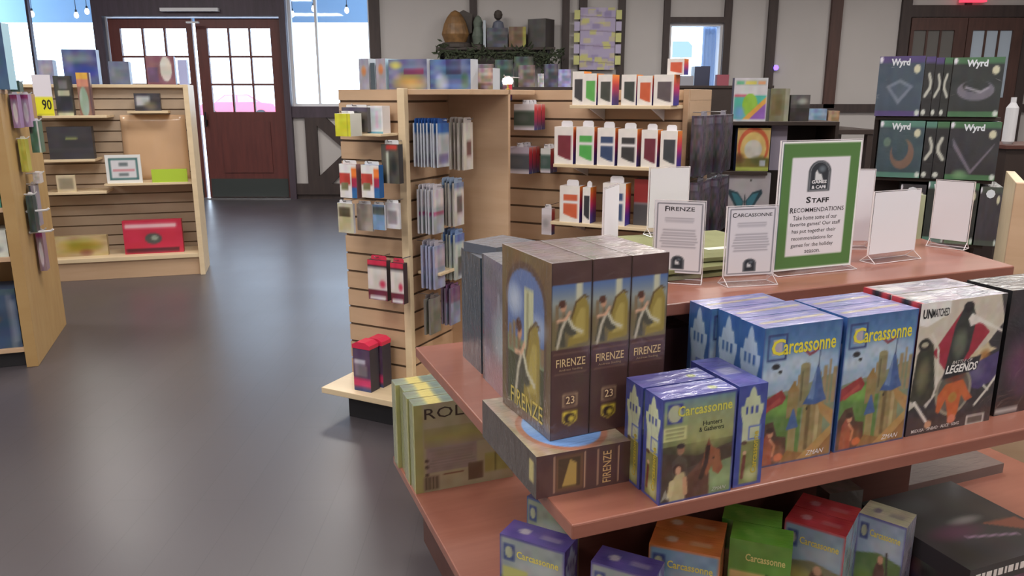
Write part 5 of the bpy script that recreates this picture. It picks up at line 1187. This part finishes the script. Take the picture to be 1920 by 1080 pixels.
# banner of purple and yellow cards
bn = Canvas(44, 70, (176, 166, 196)); rr = random.Random(9)
for k in range(60):
    x, y = rr.random(), rr.random(); cc = rr.choice([(206, 204, 120), (170, 156, 190), (190, 180, 200), (150, 140, 180), (200, 190, 150)])
    bn.rect(x-.1, y-.04, x+.1, y+.035, cc, .75)
for y in (.12, .38, .62, .84): bn.line([(0, y+.02), (1, y-.01)], .008, (110, 96, 110), .7)
u0, z1 = ZF.at(1084, 12, 10.2); u1, z0 = ZF.at(1160, 130, 10.2)
bo = empty('wall_banner', ((u0+u1)/2, 10.33, z0)); tag(bo, 'purple and yellow patterned banner hanging between two dark wall posts', 'banner')
MB().artbox(u1-u0-.08, .006, z1-z0, (200, 196, 206), {'front': bn}, 'matte_print').build('cloth', bo)
for k in range(5):
    zz = .06+(z1-z0-.2)*k/4
    for s_ in (-1, 1): MB().artbox(.07, .008, .11, (200, 200, 150), {'front': (204, 204, 140) if (k+s_) % 2 else (184, 176, 204)}, 'matte_print').build('side_card', bo, (s_*((u1-u0)/2+.0), -.012, zz))
ld = empty('indicator_lamp', (*ZF.world(ZF.at(1455, 127, YW-.06)[0], 0, 0)[:1], YW-.05, ZF.at(1455, 127, YW-.06)[1])); tag(ld, 'tiny violet light on the plaster wall right of the small window', 'indicator light')
MB().tube([(0, 0, 0), (0, -.025, 0)], .03, 'led_violet', 14).build('lens', ld); MB().tube([(0, .048, 0), (0, .0, 0)], .038, 'white_metal', 14).build('housing', ld)
u0, z0 = ZF.at(1892, 232, YW-.03)
o = MB().box(-.05, .05, -.012, .0, -.08, .08, 'white_metal').build('wall_plate', None, (u0+.03, YW, z0)); tag(o, 'small white wall plate at the far right, under the dark rail', 'wall plate')

# window sill clutter in the middle window
o = zb((1303, 124, 1330, 156), 9.9, .2, (56, 60, 84), 'dark bin-shaped box in front of the small middle window', 'box', 'storage_box', 1.44, (56, 60, 84))
sb = empty('side_table', (2.55, 9.9, 0)); tag(sb, 'dark low cupboard under the small middle window', 'cupboard'); slab('cupboard_top', sb, -.65, .55, -.3, .3, 1.41, 1.44, 'dark_cabinet'); slab('cupboard_body', sb, -.62, .52, -.28, .28, 0, 1.41, 'dark_cabinet')
zb((1276, 142, 1300, 156), 9.75, .1, (150, 150, 160), 'pale grey low box left of the dark one by the small window', 'box', 'storage_box', 1.44, (150, 150, 160))
zb((1345, 140, 1366, 160), 9.75, .1, (150, 76, 90), 'dull red box right of the dark one by the small window', 'box', 'storage_box', 1.44, (150, 76, 90))

# ------------------------------------------------------------------ shelf unit with the colourful box and the butterfly picture
RS = Frame((1.22, 4.6), -4)
rs_ = empty('shelf_unit', RS.world(0, 0, 0), RS.yaw); tag(rs_, 'dark shelf unit behind the signs, holding the colourful box and butterfly picture', 'shelf unit')
for z, u1 in ((1.178, .62), (.895, .26), (.60, .62)): slab('shelf', rs_, 0, u1, 0, .35, z-.022, z, 'dark_cabinet')
slab('back_panel', rs_, 0, .62, .35, .37, 0, 1.178, 'dark_cabinet'); slab('side_panel', rs_, -.02, 0, 0, .37, 0, 1.178, 'dark_cabinet'); slab('side_panel', rs_, .62, .64, 0, .37, 0, 1.178, 'dark_cabinet')
def rbox(px, w, dep, z, a, label, cat='board game', nm='board_game_box', side=(90, 90, 90)):
    u0, zt = RS.at(px[0], px[1], w); u1, _ = RS.at(px[2], px[1], w)
    o = MB().artbox(u1-u0, dep, zt-z, side, {'front': a}).build(nm); tag(o, label, cat); place(RS, o, (u0+u1)/2, w+dep/2, z); return o
co = Canvas(36, 44, (214, 214, 222)); co.rect(.05, .82, .95, .94, (190, 196, 196)).rect(.08, .84, .3, .92, (110, 190, 150)).rect(.34, .84, .66, .92, (220, 210, 110)).rect(.7, .84, .92, .92, (226, 170, 130))
co.rect(.04, .06, .96, .60, (90, 190, 176)).rect(.04, .56, .4, .62, (206, 110, 130)).ell(.5, .38, .22, .26, (150, 200, 70)).poly([(.3, .06), (.96, .56), (.96, .40), (.5, .06)], (226, 170, 80)).poly([(.5, .06), (.96, .42), (.96, .06)], (150, 100, 190)).soft(.2, .2, .2, .2, (110, 160, 210), 1).mottle(.03, (8, 8), 2)
rbox((1378, 146, 1441, 226), .05, .06, 1.178, co, 'rainbow-coloured game box with a white frame on top of the dark shelf unit', side=(60, 50, 70))
rbox((1446, 166, 1482, 226), .08, .2, 1.178, art((128, 124, 96), ('rect', .1, .2, .6, .8, (120, 104, 70)), ('rect', .75, 0, 1, 1, (156, 156, 140))), 'olive box on the dark shelf unit, right of the rainbow-coloured box', side=(120, 118, 96))
rbox((1484, 178, 1520, 236), .10, .2, 1.178, art((72, 68, 70), ('rect', 0, .62, 1, .95, (96, 92, 94)), ('soft', .6, .75, .3, .15, (170, 170, 166), 1), ('rect', 0, 0, 1, .5, (56, 48, 50))), 'dark box with a grey lid at the right end of the shelf unit', side=(60, 56, 58))
oa = Canvas(34, 44, (206, 176, 110)); oa.ell(.5, .55, .46, .46, (200, 96, 60)).ell(.5, .52, .38, .38, (220, 190, 120)).ell(.5, .5, .26, .22, (206, 204, 196)).rect(0, .0, 1, .3, (120, 110, 50)).soft(.7, .25, .3, .14, (96, 104, 60), 1).soft(.1, .3, .2, .15, (110, 76, 40), 1).rect(0, 0, 1, .1, (176, 186, 90)).rect(.72, .12, .88, .26, (180, 186, 196)).mottle(.04, (8, 8), 2)
rbox((1384, 240, 1446, 321), .04, .07, .895, oa, 'yellow box with an orange arch picture on the shelf under the rainbow-coloured box', side=(60, 70, 110))
rbox((1448, 232, 1478, 270), .10, .1, .895, (150, 142, 160), 'greyish violet box half hidden behind the tall green sign', side=(150, 142, 160)) 
bf = Canvas(48, 44, (176, 172, 180)); 
for s_ in (-1, 1):
    bf.poly([(.45+s_*.02, .42), (.45+s_*.16, .60), (.45+s_*.36, .66), (.45+s_*.38, .58), (.45+s_*.26, .40), (.45+s_*.18, .26), (.45+s_*.05, .26)], (38, 66, 78))
    bf.poly([(.45+s_*.04, .42), (.45+s_*.16, .56), (.45+s_*.30, .60), (.45+s_*.22, .42), (.45+s_*.15, .31), (.45+s_*.05, .31)], (60, 120, 138))
bf.ell(.45, .42, .015, .14, (40, 50, 56)).ell(.56, .84, .02, .025, (60, 60, 60)).mottle(.02, (8, 8), 2)
rbox((1362, 324, 1446, 402), .03, .05, .60, bf, 'pale box with a teal butterfly picture behind the small signs', side=(150, 150, 150))
dtb = empty('table', ZF.world(2.4, 6.0, 0)); tag(dtb, 'long dark table behind the tall green sign, near the plaster wall', 'table')
slab('table_top', dtb, -.42, .34, -.0, .7, 1.04, 1.075, 'dark_cabinet')
for x in (-.38, .30):
    for y in (.04, .66): slab('leg', dtb, x-.03, x+.03, y-.03, y+.03, 0, 1.04, 'dark_cabinet')
zb((1517, 204, 1548, 238), 6.2, .12, art((120, 140, 170), mot=.08), 'light blue box on the long dark table', 'box', 'display_box', 1.075, (120, 140, 170))
zb((1554, 208, 1572, 238), 6.2, .12, art((150, 120, 96), mot=.08), 'tan box right of the light blue one on the long dark table', 'box', 'display_box', 1.075, (150, 120, 96))

# ------------------------------------------------------------------ stacked green and black game boxes at the right
WF = Frame((1.50, 3.52), -24)
rk = empty('box_rack', WF.world(0, 0, 0), WF.yaw); tag(rk, 'dark rack behind the table holding rows of black and green boxes', 'rack')
RX = WF.at(1649, 150, 0)[0]; RY = WF.at(1889, 150, 0)[0]
for z in (1.235, .975, .70): slab('rack_shelf', rk, RX, RY, .02, .30, z-.016, z, 'dark_cabinet')
slab('rack_back', rk, RX, RY, .30, .32, 0, 1.235, 'dark_cabinet'); slab('rack_base', rk, RX, RY, .0, .30, 0, .12, 'dark_cabinet')
for x in (RX, RY-.02): slab('rack_post', rk, x, x+.02, .27, .32, 0, 1.235, 'dark_cabinet')
def wy_cover(edge, base, kind, w=40, h=40):
    c = Canvas(w, h, base); c.rect(0, .88, 1, 1, edge).rect(0, 0, 1, .1, edge)
    c.ell(.84, .78, .07, .07, (206, 204, 180)); c.ell(.05, .93, .04, .05, (226, 226, 240)).ell(.93, .07, .05, .05, (200, 210, 206))
    if kind == 0: c.poly([(.2, .5), (.5, .62), (.8, .5), (.5, .2)], (110, 122, 140)).poly([(.3, .48), (.5, .56), (.7, .48), (.5, .3)], (76, 90, 108))
    if kind == 1: c.ell(.5, .45, .36, .17, (110, 108, 122)).ell(.5, .52, .26, .10, base).line([(.3, .5), (.6, .42), (.75, .5)], .02, (150, 148, 160))
    if kind == 2: c.ell(.55, .42, .26, .26, (120, 96, 84)).ell(.5, .5, .18, .2, base).ell(.2, .62, .08, .08, (96, 120, 110))
    if kind == 3: c.poly([(.08, .72), (.5, .18), (.92, .66), (.86, .55), (.5, .1), (.1, .58)], (110, 104, 120)).soft(.3, .1, .2, .1, (110, 150, 110), 1)
    return c.mottle(.02, (8, 8), 3)
def wy_box(px, z, edge, base, kind, label, txt='Wyrd', wv=0., top=None):
    u0, zt = WF.at(px[0], px[1], wv); u1, _ = WF.at(px[2], px[1], wv)
    d = (u1-u0, .26-wv, zt-z); o = empty('game_box'); tag(o, label, 'game box', 'black and green game boxes on the rack')
    MB().artbox(*d, base, {'front': wy_cover(edge, base, kind), 'top': edge, 'left': base, 'right': base}, 'wrapped').build('box', o, bevel=.002)
    mb = MB(); face_text(mb, d, 'front', txt, .26, .81, .42, .15, (214, 220, 230), bold=.04); mb.build('lettering', o)
    place(WF, o, (u0+u1)/2, wv+d[1]/2, z); return o
def wy_spine(x0, x1, y0, z, base, edge, label, fl=1):
    u0, zt = WF.at(x0, y0, .0); u1, _ = WF.at(x1, y0, .0)
    c = Canvas(10, 40, base); c.rect(0, .88, 1, 1, edge).line([(.5-.22*fl, .35), (.5+.18*fl, .48), (.5+.2*fl, .58), (.5-.0*fl, .7)], .13, (186, 188, 180)).ell(.3, .08, .2, .05, (200, 206, 200))
    o = MB().artbox(u1-u0, .25, zt-z, base, {'front': c, 'top': edge}, 'wrapped').build('game_box', bevel=.002); tag(o, label, 'game box', 'black and green game boxes on the rack'); place(WF, o, (u0+u1)/2, .125, z)
PU, GN, TL = (78, 64, 120), (66, 110, 76), (84, 130, 118)
wy_box((1651, 106, 1736, 0), 1.236, PU, (62, 78, 96), 0, 'purple-edged box with a grey pointed shape, top left on the rack')
wy_spine(1738, 1756, 106, 1.236, (34, 36, 40), PU, 'narrow black box next to the purple-edged one in the top row')
wy_spine(1757, 1772, 108, 1.236, (30, 32, 36), PU, 'second narrow black box in the top row of the rack')
wy_spine(1773, 1788, 108, 1.236, (32, 36, 36), GN, 'narrow black box beside the wide green-edged one in the top row', -1)
wy_box((1790, 108, 1886, 0), 1.236, GN, (40, 46, 48), 1, 'wide green-edged black box, top right on the rack')
wy_box((1652, 226, 1736, 0), .976, TL, (58, 78, 88), 2, 'teal-edged box with a brown creature, left of the middle row on the rack')
wy_spine(1738, 1758, 228, .976, (32, 34, 38), TL, 'narrow teal-topped box in the middle row of the rack')
wy_spine(1759, 1782, 228, .976, (28, 30, 34), GN, 'narrow green-topped box in the middle row of the rack', -1)
wy_box((1784, 228, 1880, 0), .976, GN, (42, 44, 52), 3, 'green-edged black box with a grey V shape, right of the middle row')
wy_box((1690, 345, 1738, 0), .701, (50, 50, 56), (44, 44, 50), -1, 'all-dark box at the left of the lowest visible rack row', txt='.')
wy_box((1742, 340, 1782, 0), .701, TL, (40, 48, 46), -1, 'green-topped box with a pale mark, behind the blank white cards', txt='W')
wy_box((1784, 342, 1838, 0), .701, GN, (40, 44, 46), -1, 'green-topped dark box behind the rightmost blank card', txt='.')
wy_box((1840, 350, 1882, 0), .701, (70, 80, 76), (60, 58, 68), -1, 'slate box with a blue spot at the right end of the lowest visible row', txt='.')

# ------------------------------------------------------------------ far right
G3 = Frame((1.70, 2.66), -28)
g3 = empty('slatwall_stand', G3.world(0, 0, 0), G3.yaw); tag(g3, 'tan wood stand end cut by the right edge of the photo', 'display stand')
slab('end_panel', g3, .0, .5, .0, .03, 0, 1.035, 'maple'); slab('side_panel', g3, .0, .03, .03, .5, 0, 1.035, 'maple_pale')
gg = MB().artbox(.04, .05, .12, (150, 160, 130), {'front': (166, 172, 140)}).build('small_carton'); tag(gg, 'pale green carton on the table end, before the tan stand', 'carton'); place(DF, gg, 1.325, .635, ZT)
ck = empty('cabinet', (4.6, 6.2, 0)); tag(ck, 'dark brown cabinet at the right edge behind the rack', 'cabinet')
slab('cabinet_body', ck, -.75, .9, 0, .5, 0, .92, 'dark_cabinet'); slab('cabinet_top', ck, -.78, .95, -.03, .5, .92, .95, 'cherry_dark')
vc = MB().lathe([(.03, 0), (.045, .02), (.045, .28), (.02, .32), (.02, .36)], 'white_metal', 16).build('canister', None, (3.52+.42, 6.35, .95)); tag(vc, 'tall white canister on the dark cabinet beside the rack', 'canister')
